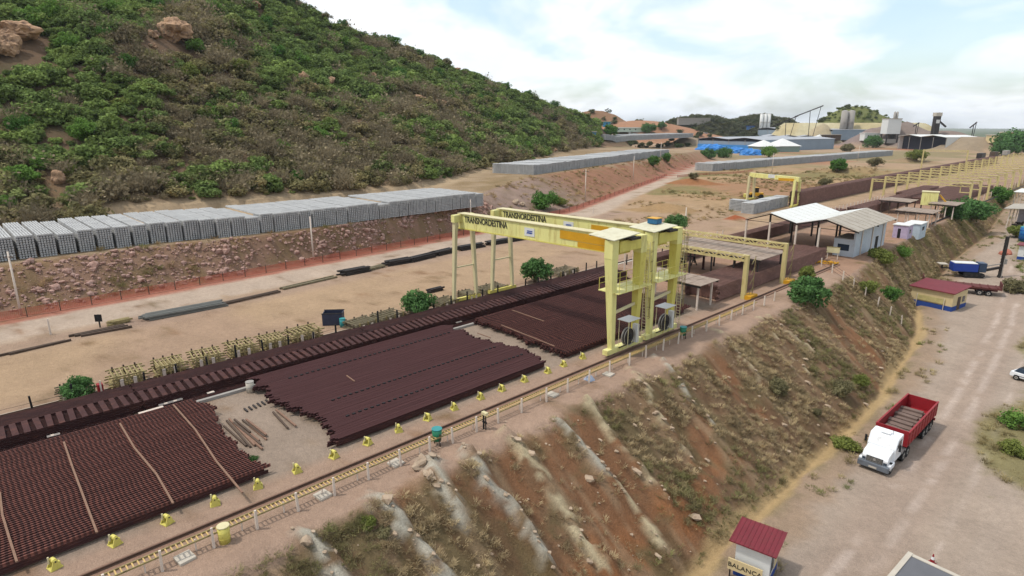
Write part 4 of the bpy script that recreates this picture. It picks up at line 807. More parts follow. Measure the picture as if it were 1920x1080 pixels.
for i, (p0, p1, mm, lb) in enumerate([((205, 728), (275, 712), 'cage', 'first yellowed stack of steel frames right of the small red box'), ((285, 708), (345, 694), 'cage', 'second yellowed stack of steel frames behind the long rail stack'), ((355, 690), (418, 677), 'cage', 'third yellowed stack of steel frames behind the long rail stack'), ((425, 672), (480, 660), 'cage', 'fourth yellowed stack of steel frames behind the long rail stack'), ((485, 658), (535, 647), 'cage', 'fifth yellowed stack of steel frames behind the long rail stack'), ((540, 644), (598, 630), 'cage', 'yellowed stack of steel frames just left of the dark container'),
                          ((655, 620), (700, 606), 'rebar', 'first grey stack of frames right of the dark container'), ((705, 606), (750, 592), 'rebar', 'second grey stack of frames right of the dark container'), ((815, 578), (850, 568), 'rebar', 'grey frames just left of the crane legs'), ((865, 562), (890, 556), 'rebar', 'grey frames between the near crane left legs'), ((900, 552), (945, 541), 'rebar', 'grey frames beside the far crane left legs'), ((1035, 520), (1075, 508), 'rebar', 'grey frames right of the bush behind the cranes'), ((105, 752), (150, 741), 'rebar', 'dark frames behind the leftmost bush')]):
    mould_stack(p0, p1, lb, M[mm], 5 if mm == 'cage' else 4, 1.15 if mm == 'cage' else .7, 2.0)
# wire fence posts behind the long stack
FP2 = MB().taper((0, 0, -.2), (.14, .14), (0, 0, 1.5), (.12, .12)).mesh('stake', M['black'])
for i, y in enumerate(np.arange(-4, 92, 2.35)):
    if i % 9 == 5: continue
    o = link('stake', FP2, loc=(-52.2+random.uniform(-.05, .05), y, 0)); o.rotation_euler = (random.uniform(-.04, .04), random.uniform(-.04, .04), 0); o.scale = (1, 1, random.uniform(.85, 1.25))
    tag(o, 'dark stake in the row just behind the long rail stack', 'stake', 'dark stakes behind the long rail stack')
wr = MB()
for z in (.55, 1.0): wr.tube((-52.27, -4, z), (-52.27, 91, z), .012, n=4)
tag(wr.build('fence_wire', M['steel']), 'two thin wires strung along the dark stakes', 'wire')
p = at(193, 748); t = thing('hydrant_box', 'small red box on a post at the left crane rail', 'box', (p[0]-.3, p[1], 0)); MB().box(-.25, .25, -.18, .18, .25, 1.15).build('cabinet', M['red'], t, bevel=.02); MB().box(-.06, .06, -.06, .06, 0, .25).build('post', M['steel'], t); MB().box(-.1, .1, -.19, -.181, .5, .9).build('door', M['orange'], t); MB().box(.3, .4, -.05, .05, 0, 1.5).build('pole', M['post'], t)
p = at(628, 610); t = thing('waste_container', 'dark open container with a teal drum beside it', 'container', (p[0]-.6, p[1]+.2, 0), .9)
mb = MB(); mb.box(-1.0, 1.0, -.7, -.63, .1, 1.25); mb.box(-1.0, 1.0, .63, .7, .1, 1.25); mb.box(-1.0, -.93, -.63, .63, .1, 1.25); mb.box(.93, 1.0, -.63, .63, .1, 1.25); mb.box(-1, 1, -.7, .7, .02, .1); mb.build('body', mat('navy_paint', C(58, 62, 82), .6), t)
MB().box(-1.05, 1.05, -.75, -.68, 1.25, 1.33).build('rim', M['steel'], t); MB().box(-1.05, 1.05, .68, .75, 1.25, 1.33).build('rim', M['steel'], t)
drum((643, 613), M['teal'], 'teal drum beside the dark open container', .9, .3)
# ------------------------------------------------------------------ yellow portal frames
M['portal'] = mat('portal_yellow', C(218, 200, 138), .6, 0, .15, 1.0, (1, 1, .3), col2=C(180, 150, 84), thr=(.55, .78))
def lattice(mb, p, q, d=.55, n=12, w=.09):
    p, q = Vector(p), Vector(q); dn = Vector((0, 0, -d)); mb.bar(p, q, w); mb.bar(p+dn, q+dn, w)
    for i in range(n):
        a, b = p.lerp(q, i/n), p.lerp(q, (i+1)/n); mb.bar(a+dn, b, w*.7) if i % 2 else mb.bar(a, b+dn, w*.7)
def portal(y, lb, grp, hr=5.55, brk=True, XL=-54.5, XR=-32.0):
    t = thing('portal_frame', lb, 'portal frame', (0, y, 0), group=grp)
    MB().box(XR-.24, XR+.24, -.24, .24, -.1, hr).build('post', M['portal'], t); MB().box(XL-.24, XL+.24, -.24, .24, -.1, hr).build('post', M['portal'], t)
    mb = MB(); lattice(mb, (XL+.2, -.35, hr-.1), (XR-.2, -.35, hr-.1), .6, 18, .12); b = mb.build('truss', M['portal'], t)
    mb = MB(); lattice(mb, (XL+.2, .35, hr-.1), (XR-.2, .35, hr-.1), .6, 18, .12); mb.build('truss', M['portal'], t)
    for x in np.linspace(XL+.4, XR-.4, 9): MB().box(x-.05, x+.05, -.35, .35, hr-.16, hr-.06).build('tie', M['pale'], b)
    if brk:
        MB().box(XR-2.6, XR-.2, -.45, .45, hr-.02, hr+.14).build('cap_plate', M['portal'], t); MB().box(XR-2.2, XR-.18, -.2, .2, hr-2.3, hr-2.1).build('bracket', M['portal'], t); MB().box(XR-2.35, XR-2.15, -.15, .15, hr-2.3, hr-.6).build('hanger', M['portal'], t)
    return t
for y, lb in ((68.4, 'nearest yellow lattice portal just right of the cranes'), (79.2, 'second yellow lattice portal behind the grey flat canopy')):
    t = portal(y, lb, None, 5.3, False, -46.5, -31.6)
    mb = MB()
    for k in range(4): mb.bar((-31.1, 1.2, .3+k*1.2), (-31.1, 1.2, 1.5+k*1.2), .07); mb.bar((-31.1, .3, .6+k*1.2), (-31.1, 1.2, 1.3+k*1.2), .06)
    mb.build('side_ladder', M['cage'], t); MB().box(-31.6, -30.6, -.2, 1.6, .0, .5).build('trolley', M['amber'], t)
pf0 = None
for i, y in enumerate([190, 201.5, 213, 225, 238, 251, 265, 279, 293, 307, 321, 336, 351, 366, 382, 398, 414]):
    lb = 'nearest of the long row of yellow portals down the yard' if i == 0 else 'yellow lattice portal in the long row receding down the yard'
    if pf0 is None: pf0 = portal(y, lb, 'row of yellow portals', 5.7)
    else: o = copy_tree(pf0); o.location = (0, y, 0); tag(o, lb)
# ------------------------------------------------------------------ flat canopies
def canopy(x0, x1, y0, y1, z, lb, m='canopyroof', nx=2, ny=2, slope=.15, pm='post', inset=.6, rib=True):
    t = thing('canopy', lb, 'canopy', ((x0+x1)/2, (y0+y1)/2, 0)); cx, cy = (x0+x1)/2, (y0+y1)/2; a, b = (x1-x0)/2, (y1-y0)/2
    r = MB().hexa([(-a, -b, z), (a, -b, z-slope), (a, b, z-slope), (-a, b, z), (-a, -b, z+.07), (a, -b, z-slope+.07), (a, b, z-slope+.07), (-a, b, z+.07)]).build('roof', M[m], t)
    if rib:
        for k in range(int((x1-x0)/1.1)):
            x = -a+.5+k*1.1; zz = z-slope*(x+a)/(2*a); MB().box(x-.03, x+.03, -b, b, zz+.072, zz+.10).build('roof_rib', M[m], r)
    for k in (-1, 1): MB().box(-a+.1, a-.1, k*(b-.15)-.06, k*(b-.15)+.06, z-slope-.25, z-slope-.01).build('fascia', M['steel'], t)
    for x in np.linspace(-a+inset, a-inset, nx):
        for y in np.linspace(-b+inset, b-inset, ny): MB().box(x-.09, x+.09, y-.09, y+.09, -.1, z-slope-.2).build('post', M[pm], t)
    return t
canopy(-46.5, -32.6, 74.5, 82.5, 3.7, 'large flat grey brown canopy between the two lattice portals', nx=5, ny=2, pm='steel'); canopy(-41, -32.4, 59.6, 63.8, 3.1, 'pale grey flat canopy right behind the crane legs', nx=3, ny=2)
canopy(-36.3, -29.6, 143.5, 150.5, 3.1, 'nearest small brown roofed canopy on thick posts', nx=4, ny=2, slope=.1); canopy(-34.6, -29.2, 161.5, 169.5, 3.1, 'second small brown roofed canopy on thick posts near the green bush', nx=4, ny=2, slope=.1); canopy(-44.5, -38, 161.5, 169, 3.1, 'small brown roofed canopy left of the yellow machine', nx=4, ny=2, pm='darkwood')
# rail piles further down the yard
def rail_block(x0, x1, y0, y1, h, lb, m='rustdark', par=None):
    B = MB(); n = int((x1-x0)/.19)
    for k in range(int(h/.18)):
        for i in range(n):
            if k < int(h/.18)-1 and 1 < i < n-2: continue
            rail_into(B, x0+(i+.5)*.19, y0+random.uniform(-.4, .4), .12+k*.18, y1-y0+random.uniform(-.3, .3))
    B.box(x0+.25, x1-.25, y0+.7, y1-.7, .1, .05+int(h/.18)*.18-.05)
    return tag(B.build('rail_block', M[m]), lb, 'rails', kind='stuff')
rail_block(-37.5, -32.9, 65, 98, 1.9, 'dark red block of stacked rails under the lattice portals', 'dusty')
rail_block(-49.5, -47.3, 74, 150, 1.7, 'long dark row of stacked rails behind the white shed', 'dusty'); rail_block(-64.5, -61.6, 160, 420, 3.6, 'very long high wall of stacked rails running to the far yard', 'dusty')
rail_block(-47.5, -44.2, 150, 210, 2.0, 'dark row of stacked rails beyond the white shed', 'dusty'); rail_block(-50, -46, 196, 225, 1.8, 'rail stack left of the yellow machine', 'dusty'); rail_block(-45.5, -35.5, 188, 245, 1.5, 'broad rail stack below the row of portals', 'dusty')
SH = MB().taper((0, 0, -.1), (.14, .14), (0, 0, 2.6), (.12, .12)).mesh('rail_stop_post', M['post'])
for i, y in enumerate(list(np.arange(68, 100, 2.0))+list(np.arange(128, 180, 2.4))):
    if i in (5, 6, 11): continue
    o = link('rail_stop_post', SH, loc=(-50.0 if y < 110 else -48.1, y, 0)); tag(o, 'upright stop post along the edge of the rail row behind the canopies' if y < 110 else 'upright stop post along the rail row beyond the white shed', 'post', 'stop posts along the rail rows')
# ------------------------------------------------------------------ white shed
t = thing('open_shed', 'open sided shed with two white gables on slim posts', 'shed', (0, 0, 0))
XA, XM, XB, Y0, Y1 = -47.0, -38.5, -29.4, 99.5, 118.5
def roofplane(xa, za, xb, zb, m, nm='roof'):
    r = MB().hexa([(xa, Y0, za), (xb, Y0, zb), (xb, Y1, zb), (xa, Y1, za), (xa, Y0, za+.06), (xb, Y0, zb+.06), (xb, Y1, zb+.06), (xa, Y1, za+.06)]).build(nm, m, t)
    for k in range(8):
        y = Y0+.8+k*2.3; MB().hexa([(xa, y-.04, za+.062), (xb, y-.04, zb+.062), (xb, y+.04, zb+.062), (xa, y+.04, za+.062), (xa, y-.04, za+.1), (xb, y-.04, zb+.1), (xb, y+.04, zb+.1), (xa, y+.04, za+.1)]).build('seam', m, r)
roofplane(XA, 4.7, -42.8, 6.1, M['roofgrey']); roofplane(-42.8, 6.1, XM, 4.9, M['roofwhite']); roofplane(XM, 4.9, -34.2, 6.0, M['roofwhite']); roofplane(-34.2, 6.0, XB, 4.6, M['roofgrey'])
for y in (Y0+.3, (Y0+Y1)/2, Y1-.3):
    mb = MB()
    for a, b in (((XA, 4.6), (-42.8, 6.0)), ((-42.8, 6.0), (XM, 4.8)), ((XM, 4.8), (-34.2, 5.9)), ((-34.2, 5.9), (XB, 4.5))): mb.bar((a[0], y, a[1]-.1), (b[0], y, b[1]-.1), .12, .16)
    mb.bar((XA, y, 4.5), (XM, y, 4.5), .08); mb.bar((XM, y, 4.5), (XB, y, 4.5), .08); mb.build('truss', M['steel'], t)
    for x in (XA+.2, -42.8, XM, -35.0): MB().box(x-.13, x+.13, y-.13, y+.13, -.1, 4.55).build('post', M['post'] if y < 101 else M['steel'], t)
t2 = thing('annex_building', 'pale grey walled building under the right roof of the white shed', 'building', (0, 0, 0))
wl = MB(); wl.box(-31.0, -30.75, 103.2, 118.2, -.8, 4.2); wl.box(-33.6, -31.0, 103.2, 103.4, -.1, 2.7); wl.box(-33.8, -33.6, 103.2, 109, -.1, 2.7); wl.box(-33.6, -31.0, 108.8, 109, -.1, 2.7); wl.build('wall', mat('pale_blue_wall', C(206, 214, 222), .8, 0, .08, .8, col2=C(180, 180, 178), thr=(.55, .75)), t2)
MB().box(-33.8, -31.0, 103.2, 109, 2.7, 2.82).build('roof', M['conc'], t2); d = MB().box(-30.75, -30.72, 113.2, 114.6, .0, 2.1).build('door', M['black'], t2); MB().box(-30.72, -30.70, 113.1, 114.7, 2.1, 2.2).build('lintel', M['white'], d); MB().box(-33.2, -31.5, 103.17, 103.2, .9, 1.9).build('window', M['glass'], t2)
for y in (106, 111, 116.5): MB().box(-30.72, -30.6, y-.1, y+.1, -.8, 4.2).build('pilaster', M['post'], t2)
for y in np.arange(104, 118, 2): MB().box(-30.95, -30.8, y-.05, y+.05, 4.2, 4.7).build('strut', M['steel'], t2)
def hut(x0, x1, y0, y1, h, m, lb, nm='hut', roof='white'):
    t = thing(nm, lb, 'hut', ((x0+x1)/2, (y0+y1)/2, ground((x0+x1)/2, (y0+y1)/2)-.15)); a, b = (x1-x0)/2, (y1-y0)/2
    MB().box(-a, a, -b, b, -.5, h).build('wall', m, t); MB().box(-a-.15, a+.15, -b-.15, b+.15, h, h+.12).build('roof', M[roof], t); MB().box(-a*.35, a*.05, -b-.03, -b, .1, 1.9).build('door', M['black'], t); MB().box(a, a+.03, -b*.3, b*.3, 1.0, 1.7).build('window', M['glass'], t)
hut(-32.0, -29.6, 127.5, 130.5, 2.5, mat('lilac_wall', C(196, 180, 206), .8), 'small lilac hut with flat white roof beside the canopies'); hut(-31.4, -28.9, 132.5, 137, 2.3, mat('pale_blue_hut_wall', C(196, 210, 220), .8), 'pale blue hut just behind the lilac hut')
p = at(1560, 486); t = thing('sign_board', 'pale yellow board on two legs in front of the white shed', 'sign', (p[0], p[1], 0), .3); MB().box(-.9, .9, -.04, .04, 1.0, 1.85).build('panel', M['pale'], t); MB().box(-.95, .95, -.06, .06, 1.85, 1.95).build('frame', M['cage'], t)
for s in (-.7, .7): MB().box(s-.06, s+.06, .04, .14, -.1, 1.8).build('leg', M['post'], t)
p = at(1550, 495); B = Bulk()
t = thing('steel_offcuts', 'heap of amber painted steel offcuts below the yellow board', 'offcuts', (p[0], p[1], ground(p[0], p[1])))
for k in range(26): x, y = random.uniform(-1.3, 1.3), random.uniform(-1, 1); a = random.uniform(0, 3.1); MB().bar((x-.4*math.cos(a), y-.4*math.sin(a), .08+.3*random.random()), (x+.4*math.cos(a), y+.4*math.sin(a), .08+.35*random.random()), .12, .1).build('offcut', M['amber'], t)
for px, lb in (((1268, 500), 'black welding frames beside the white pole'), ((1290, 497), 'dark leaning steel frame near the white pole')):
    p = at(*px); t = thing('steel_trestle', lb, 'trestle', (p[0], p[1], 0), .5)
    for s in (-.8, .8): MB().bar((s-.4, -.3, 0), (s, 0, 1.3), .12).build('leg', M['black'], t); MB().bar((s+.4, .3, 0), (s, 0, 1.3), .12).build('leg', M['black'], t)
    MB().bar((-.9, 0, 1.3), (.9, 0, 1.3), .14).build('beam', M['black'], t)
p = at(1318, 505); t = thing('steel_column', 'rusty upright column below the first lattice portal', 'column', (p[0], p[1], 0)); MB().box(-.12, .12, -.12, .12, 0, 1.9).build('shaft', M['rustdark'], t); MB().box(-.25, .25, -.25, .25, 0, .06).build('base_plate', M['steel'], t)
# yard trestles, far machine
p = at(1735, 415); 
def machine(px, lb):
    p = at(*px); t = thing('yard_machine', lb, 'machine', (p[0], p[1], 0), .2)
    MB().box(-1.6, 1.6, -1.4, 1.4, 2.2, 5.2).build('cabin', M['yellow'], t, bevel=.05); MB().box(-1.7, 1.7, -1.5, 1.5, 5.2, 5.3).build('roof', M['pale'], t)
    for a in (-1.4, 1.4):
        for b in (-1.2, 1.2): MB().box(a-.12, a+.12, b-.12, b+.12, .4, 2.2).build('leg', M['steel'], t); MB().tube((a-.15, b, .4), (a+.15, b, .4), .4, n=14).build('wheel', M['black'], t)
    MB().box(1.6, 1.64, -.8, .8, 3.2, 4.6).build('window', M['glass'], t)
    for k in range(5): MB().bar((1.8+.7*k, .2, 4.6-.8*k), (2.5+.7*k, .2, 3.8-.8*k), .7, .3).build('chute', M['amber'], t)
machine((1738, 402), 'yellow machine on tall legs among the far rail stacks')
# far small gantry
t = thing('gantry_crane', 'small distant yellow gantry straddling the grey sleeper blocks', 'gantry crane', (0, 0, 0))
a, b = at(1400, 376), at(1484, 389); 
for q in (a, b):
    for s in (0, 4.0): MB().taper((q[0], q[1]+s, 0), (.4, .5), (q[0], q[1]+s*.7+.4, 6.6), (.6, .7)).build('leg', M['yellow' if q is b else 'pale'], t)
    MB().box(q[0]-.25, q[0]+.25, q[1]-.6, q[1]+4.6, .05, .5).build('end_carriage', M['yellow2'], t)
MB().hexa([(a[0]-.5, a[1]+1.2, 6.3), (b[0]+.5, b[1]+1.2, 6.3), (b[0]+.5, b[1]+2.2, 6.3), (a[0]-.5, a[1]+2.2, 6.3), (a[0]-.5, a[1]+1.2, 7.4), (b[0]+.5, b[1]+1.2, 7.4), (b[0]+.5, b[1]+2.2, 7.4), (a[0]-.5, a[1]+2.2, 7.4)]).build('girder', M['yellow'], t); m_ = (a+b)/2
MB().box(m_[0]-1.2, m_[0]+1.6, m_[1]+1.0, m_[1]+1.15, 6.6, 7.5).build('logo_plate', M['white'], t); MB().box(b[0]-4.5, b[0]-.6, b[1]+1.0, b[1]+1.18, 6.35, 7.0).build('amber_panel', M['amber'], t)
p = at(1417, 372); t = thing('loader', 'amber wheel loader parked under the small distant gantry', 'loader', (p[0], p[1], 0), .6); MB().box(-1.6, 1.8, -1, 1, .8, 1.7).build('body', M['amber'], t, bevel=.08); MB().box(-.6, .5, -.8, .8, 1.7, 3.0).build('cab', M['black'], t); MB().box(-.7, .6, -.9, .9, 3.0, 3.1).build('cab_roof', M['amber'], t); MB().box(-3.2, -2.4, -1.2, 1.2, .3, 1.2).build('bucket', M['yellow2'], t); MB().bar((-2.6, 0, .8), (-1.2, 0, 1.6), .5, .2).build('arm', M['amber'], t)
for x in (-1.1, 1.2):
    for s in (-1, 1): MB().tube((x, s*.85, .65), (x, s*1.15, .65), .65, n=16).build('wheel', M['black'], t)
portal(340, 'tall distant yellow gantry at the far end of the rail wall', None, 9, False, -78, -61)
# mid yard stacks of frames left of the long rail wall
bar_pile((1500, 362), (1545, 354), 2, 1.0, 4, M['greybar'], 'steel_bar_pile', 'grey pile of steel beside the long rail wall', 'bar pile', 3)
# wagons at the end of the rail wall
for i, (px, m, lb) in enumerate((((1838, 300), 'steel', 'dark wagon at the far end of the rail wall'), ((1862, 297), 'darkwood', 'brown wagon behind the dark wagon in the far yard'), ((1885, 294), 'conc', 'grey wagon farthest away in the yard'))):
    p = at(*px); t = thing('rail_wagon', lb, 'wagon', (p[0], p[1], 0)); MB().box(-1.4, 1.4, -6, 6, 1.1, 1.4).build('deck', M['steel'], t); MB().box(-1.3, 1.3, -5.5, 5.5, 1.4, 4.0).build('body', M[m], t)
    for y in (-4, 4):
        for s in (-1, 1): MB().tube((s*.75, y, .5), (s*.9, y, .5), .5, n=12).build('wheel', M['black'], t)
# zig-zag kerb stones of the far right rail edge
for i, y in enumerate(np.arange(150, 300, 3.0)):
    if i % 2 == 0: tag(link('edge_stake', SH, loc=(-30.9-(y-150)*.022, y, ground(-30.9-(y-150)*.022, y)-1.0)), 'pale stake in the row along the far embankment edge', 'stake', 'stakes along the far embankment edge')
tag(MB().prism([(-31.0+u*2, .12+v*1.5) for u, v in RPROF], 'y', 150, 420).build('crane_rail', M['steel']), 'dark rail along the far yard edge below the portals', 'rail')
# fence running down the slope
t = thing('wire_fence', 'timber post fence running down the grassy slope to the cream hut', 'fence', (0, 0, 0))
fpts = [hit(*q) for q in ((1540, 500), (1560, 512), (1580, 526), (1600, 540), (1622, 556), (1645, 574), (1668, 592), (1690, 608))]
for i, q in enumerate(fpts): MB().bar((q[0], q[1], q[2]-.2), (q[0]+random.uniform(-.1, .1), q[1], q[2]+1.3), .13).build('post', M['post'], t)
for z in (.4, .85, 1.2):
    mb = MB()
    for u, v in zip(fpts[:-1], fpts[1:]): mb.bar((u[0], u[1], u[2]+z), (v[0], v[1], v[2]+z), .03)
    mb.build('wire', M['darkwood'], t)
# ------------------------------------------------------------------ truck with a red open trailer
def wheel(t, x, y, r=.5, w=.3, z=None):
    z = r if z is None else z
    W = MB().tube((x-w/2, y, z), (x+w/2, y, z), r, n=20).build('wheel', M['black'], t); MB().tube((x-w/2-.01, y, z), (x+w/2+.01, y, z), r*.52, n=14).build('rim', M['conc'], W); MB().tube((x-w/2-.03, y, z), (x+w/2+.03, y, z), r*.2, n=10).build('hub', M['steel'], W)
pf, pr = hit(1632, 884), hit(1720, 790)
TZ = ground(-11.2, 58)
t = thing('truck', 'white cab truck with an open red trailer carrying grey slabs', 'truck', (pf[0]+.1, pf[1], TZ+.02), -math.atan2(pr[0]-pf[0]-.1, pr[1]-pf[1])*0.0-0.02)
wt = mat('truck_white_paint', C(240, 242, 244, .8), .35, 0, .06, .8, spec=.5, col2=C(206, 198, 188, .8), thr=(.52, .75))
# +y runs from the bumper to the tail
body = MB(); body.prism([(0.25, .75), (0.2, 1.25), (.45, 1.62), (1.55, 1.82), (1.55, .75)], 'x', -.98, .98); hood = body.build('hood', wt, t, bevel=.07)
MB().box(-.62, .62, .17, .24, .85, 1.32).build('grille', M['black'], hood); 
for k in range(4): MB().box(-.58, .58, .155, .175, .9+k*.11, .93+k*.11).build('grille_bar', M['conc'], hood)
MB().tube((0, .15, 1.12), (0, .17, 1.12), .11, n=16).build('badge', M['conc'], hood)
for s in (-1, 1): MB().box(s*.8-.13, s*.8+.13, .2, .27, .88, 1.1).build('headlight', M['glass'], hood)
cab = MB().prism([(1.55, .75), (1.55, 1.85), (2.0, 2.72), (3.3, 2.78), (3.35, .75)], 'x', -1.1, 1.1).build('cab', wt, t, bevel=.09)
MB().hexa([(-.98, 1.60, 1.92), (.98, 1.60, 1.92), (.98, 1.62, 1.93), (-.98, 1.62, 1.93), (-.9, 1.95, 2.62), (.9, 1.95, 2.62), (.9, 1.98, 2.6), (-.9, 1.98, 2.6)]).build('windscreen', M['glass'], cab)
for s in (-1, 1):
    MB().hexa([(s*1.1, 1.85, 1.85), (s*1.115, 1.85, 1.85), (s*1.115, 2.85, 1.85), (s*1.1, 2.85, 1.85), (s*1.1, 2.1, 2.5), (s*1.115, 2.1, 2.5), (s*1.115, 2.85, 2.5), (s*1.1, 2.85, 2.5)]).build('side_window', M['glass'], cab)
    mr = MB().box(s*1.3-.08, s*1.3+.08, 1.75, 1.85, 1.75, 2.35).build('mirror', M['black'], cab); MB().bar((s*1.1, 1.8, 2.2), (s*1.3, 1.8, 2.2), .05).build('mirror_arm', M['steel'], mr)
    dr = MB().box(s*1.1-.005, s*1.1+.012, 1.75, 2.95, .85, 1.82).build('door', wt, cab); MB().box(s*1.115-.01, s*1.115+.02, 2.7, 2.9, 1.5, 1.55).build('handle', M['black'], dr)
    MB().box(s*1.02-.2, s*1.02+.2, .3, 1.4, .5, .95).build('fender', wt, t, bevel=.08); MB().box(s*1.0-.15, s*1.0+.15, 3.5, 4.5, .55, 1.0).build('fuel_tank', M['conc'], t)
MB().box(-.35, .35, 2.2, 2.7, 2.78, 2.86).build('roof_hatch', wt, cab); MB().tube((.5, 2.4, 2.78), (.5, 2.4, 3.2), .02, n=6).build('aerial', M['black'], cab)
bp = MB().box(-1.18, 1.18, -.05, .25, .35, .85).build('bumper', mat('grey_bumper', C(120, 126, 134), .5, .2), t, bevel=.05); MB().box(-.3, .3, -.075, -.05, .45, .6).build('number_plate', M['concl'], bp)
MB().box(-.45, .45, .3, 12.9, .75, .98).build('chassis', M['steel'], t)
tr = MB(); y0, y1, zf, zt = 3.95, 13.0, 1.45, 2.65
tr.box(-1.28, -1.22, y0, y1, zf, zt); tr.box(1.22, 1.28, y0, y1, zf, zt); tr.box(-1.22, 1.22, y0, y0+.07, zf, zt+.12); tr.box(-1.22, 1.22, y1-.07, y1, zf, zt); tr.box(-1.28, 1.28, y0, y1, zf-.12, zf); bed = tr.build('trailer_body', M['red'], t)
for s in (-1, 1):
    for k in range(10): MB().box(s*1.285-.035, s*1.285+.035, y0+.3+k*.93, y0+.38+k*.93, zf-.1, zt+.02).build('side_post', M['red'], bed)
    for z in (zf+.35, zf+.75): MB().box(s*1.287-.012, s*1.287+.012, y0, y1, z, z+.05).build('side_rail', mat('worn_red_edge', C(190, 90, 96), .6) if s > 0 and z > 2 else M['red'], bed)
    MB().box(s*1.25-.07, s*1.25+.07, y0, y1, zt, zt+.06).build('top_rail', M['red'], bed)
    for y in (.85,): wheel(t, s*1.0, y)
    for y in (3.9, 5.0, 9.7, 10.8, 11.9): wheel(t, s*.95, y, .5, .5)
    MB().box(s*.95-.28, s*.95+.28, 12.5, 12.53, .4, 1.1).build('mudflap', M['black'], t)
MB().box(-1.25, 1.25, 13.0, 13.08, .7, .95).build('rear_bumper', M['red'], t); 
for s in (-1, 1): MB().box(s*1.0-.15, s*1.0+.15, 13.08, 13.1, .75, .9).build('tail_light', M['orange'], t)
slabm = mat('dirty_slab', C(128, 108, 98), .9, 0, .25, 1.2)
for i in range(13):
    y = 4.6+i*.58; z = zf+.02+.16*(i % 3); b = MB().box(-.95, .95, -.26, .26, 0, .22).build('slab', slabm); b.location = (t.location.x+random.uniform(-.12, .12), t.location.y+y, t.location.z+z); b.rotation_euler = (random.uniform(-.12, .12), random.uniform(-.05, .05), random.uniform(-.12, .12)-.02)
    tag(b, 'dirty grey slab lying in the red trailer of the truck', 'slab', 'slabs loaded in the truck trailer')
# ------------------------------------------------------------------ weigh house with its board
K = at(1432, 1085, -8); kz = ground(-13.0, 35.6)
t = thing('weigh_house', 'small white kiosk with maroon roof and blue base by the road', 'kiosk', (-13.45, 34.75, kz), math.radians(10))
MB().box(-1.05, 1.05, -1.05, 1.05, -.2, 2.45).build('wall', M['white'], t); MB().box(-1.08, 1.08, -1.08, 1.08, -.2, .5).build('plinth', M['blueplinth'], t)
rf = MB().hexa([(-1.45, -1.35, 2.42), (1.4, -1.35, 2.42), (1.4, 1.35, 2.6), (-1.45, 1.35, 2.6), (-1.45, -1.35, 2.5), (1.4, -1.35, 2.5), (1.4, 1.35, 2.68), (-1.45, 1.35, 2.68)]).build('roof', M['maroon'], t)
[MB().bar((-1.4+k*.28, -1.34, 2.51), (-1.4+k*.28, 1.34, 2.69), .05, .04).build('roof_rib', M['maroon'], rf) for k in range(11)]; MB().box(1.05, 1.08, -.75, -.1, .85, 2.0).build('window', M['glass'], t); MB().box(1.075, 1.095, -.8, -.05, .8, .86).build('sill', M['concl'], t); MB().box(1.05, 1.075, .2, .9, .51, 2.1).build('door', M['cream'], t)
bd = MB().box(-1.35, .75, -1.5, -1.42, .55, 1.35).build('name_board', M['cream'], t); lm = text_mesh('BALANÇA', .40, M['black'], .01); l = link('lettering', lm, bd, (-.3, -1.512, .92)); l.rotation_euler = (math.pi/2, 0, 0); l.scale = (1.15, 1.1, 1)
for x in (-1.2, .6): MB().box(x-.04, x+.04, -1.42, -1.34, -.2, 1.3).build('board_post', M['steel'], bd)
p = hit(1447, 1070); 
MB().box(1.25, 1.45, -1.0, -.8, -.1, .75).build('red_bollard', M['red'], t)
# weighbridge and cone
wb = hit(1700, 1052); t = thing('weighbridge', 'grey steel weighbridge deck with concrete ramp edge', 'weighbridge', (-4.6, 42.1, ground(-4.6, 41)), math.radians(-4))
MB().box(-2.2, 2.6, -12, 1.0, -.3, .28).build('deck', mat('weighbridge_deck', C(116, 116, 120), .7, .2, .1, 1.0), t); MB().box(-2.5, -2.2, -12, 1.3, -.3, .36).build('kerb', M['concl'], t); MB().box(-2.2, 2.6, 1.0, 1.3, -.3, .32).build('kerb', M['concl'], t)
p = hit(1745, 1068); t = thing('traffic_cone', 'orange and white traffic cone on the weighbridge edge', 'cone', (p[0]-.1, p[1]+.7, ground(p[0], p[1]+.7))); MB().box(-.22, .22, -.22, .22, 0, .05).build('base', M['red'], t); MB().tube((0, 0, .05), (0, 0, .36), .17, .11, n=16).build('cone', M['red'], t); MB().tube((0, 0, .36), (0, 0, .56), .11, .065, n=16).build('stripe', M['white'], t); MB().tube((0, 0, .56), (0, 0, .75), .065, .03, n=16).build('tip', M['red'], t)
# ------------------------------------------------------------------ cream hut, flatbed, drilling rig
hz_ = ground(-20.5, 114); t = thing('site_hut', 'cream hut with maroon roof and blue base beside the road', 'hut', (-21.0, 115.0, hz_), math.radians(-11))
MB().box(-3.0, 3.0, -2.4, 2.4, -.3, 2.9).build('wall', M['cream'], t); MB().box(-3.03, 3.03, -2.43, 2.43, -.3, .75).build('plinth', M['blueplinth'], t)
MB().hexa([(-3.3, -2.8, 2.85), (3.3, -2.8, 2.85), (3.3, 2.8, 3.35), (-3.3, 2.8, 3.35), (-3.3, -2.8, 2.97), (3.3, -2.8, 2.97), (3.3, 2.8, 3.47), (-3.3, 2.8, 3.47)]).build('roof', M['maroon'], t)
bd = MB().box(-2.1, 2.0, -2.56, -2.48, .95, 1.75).build('board', mat('faded_board', C(204, 190, 130), .8), t)
for x in (-2.0, 1.9): MB().box(x-.04, x+.04, -2.6, -2.52, -.3, 1.9).build('board_post', M['post'], bd)
d = MB().box(3.03, 3.06, -.8, .2, .0, 2.1).build('door', M['darkwood'], t); MB().box(3.06, 3.09, .0, .08, 1.0, 1.1).build('handle', M['steel'], d); MB().box(3.03, 3.05, .8, 1.7, 1.1, 2.0).build('window', M['glass'], t)
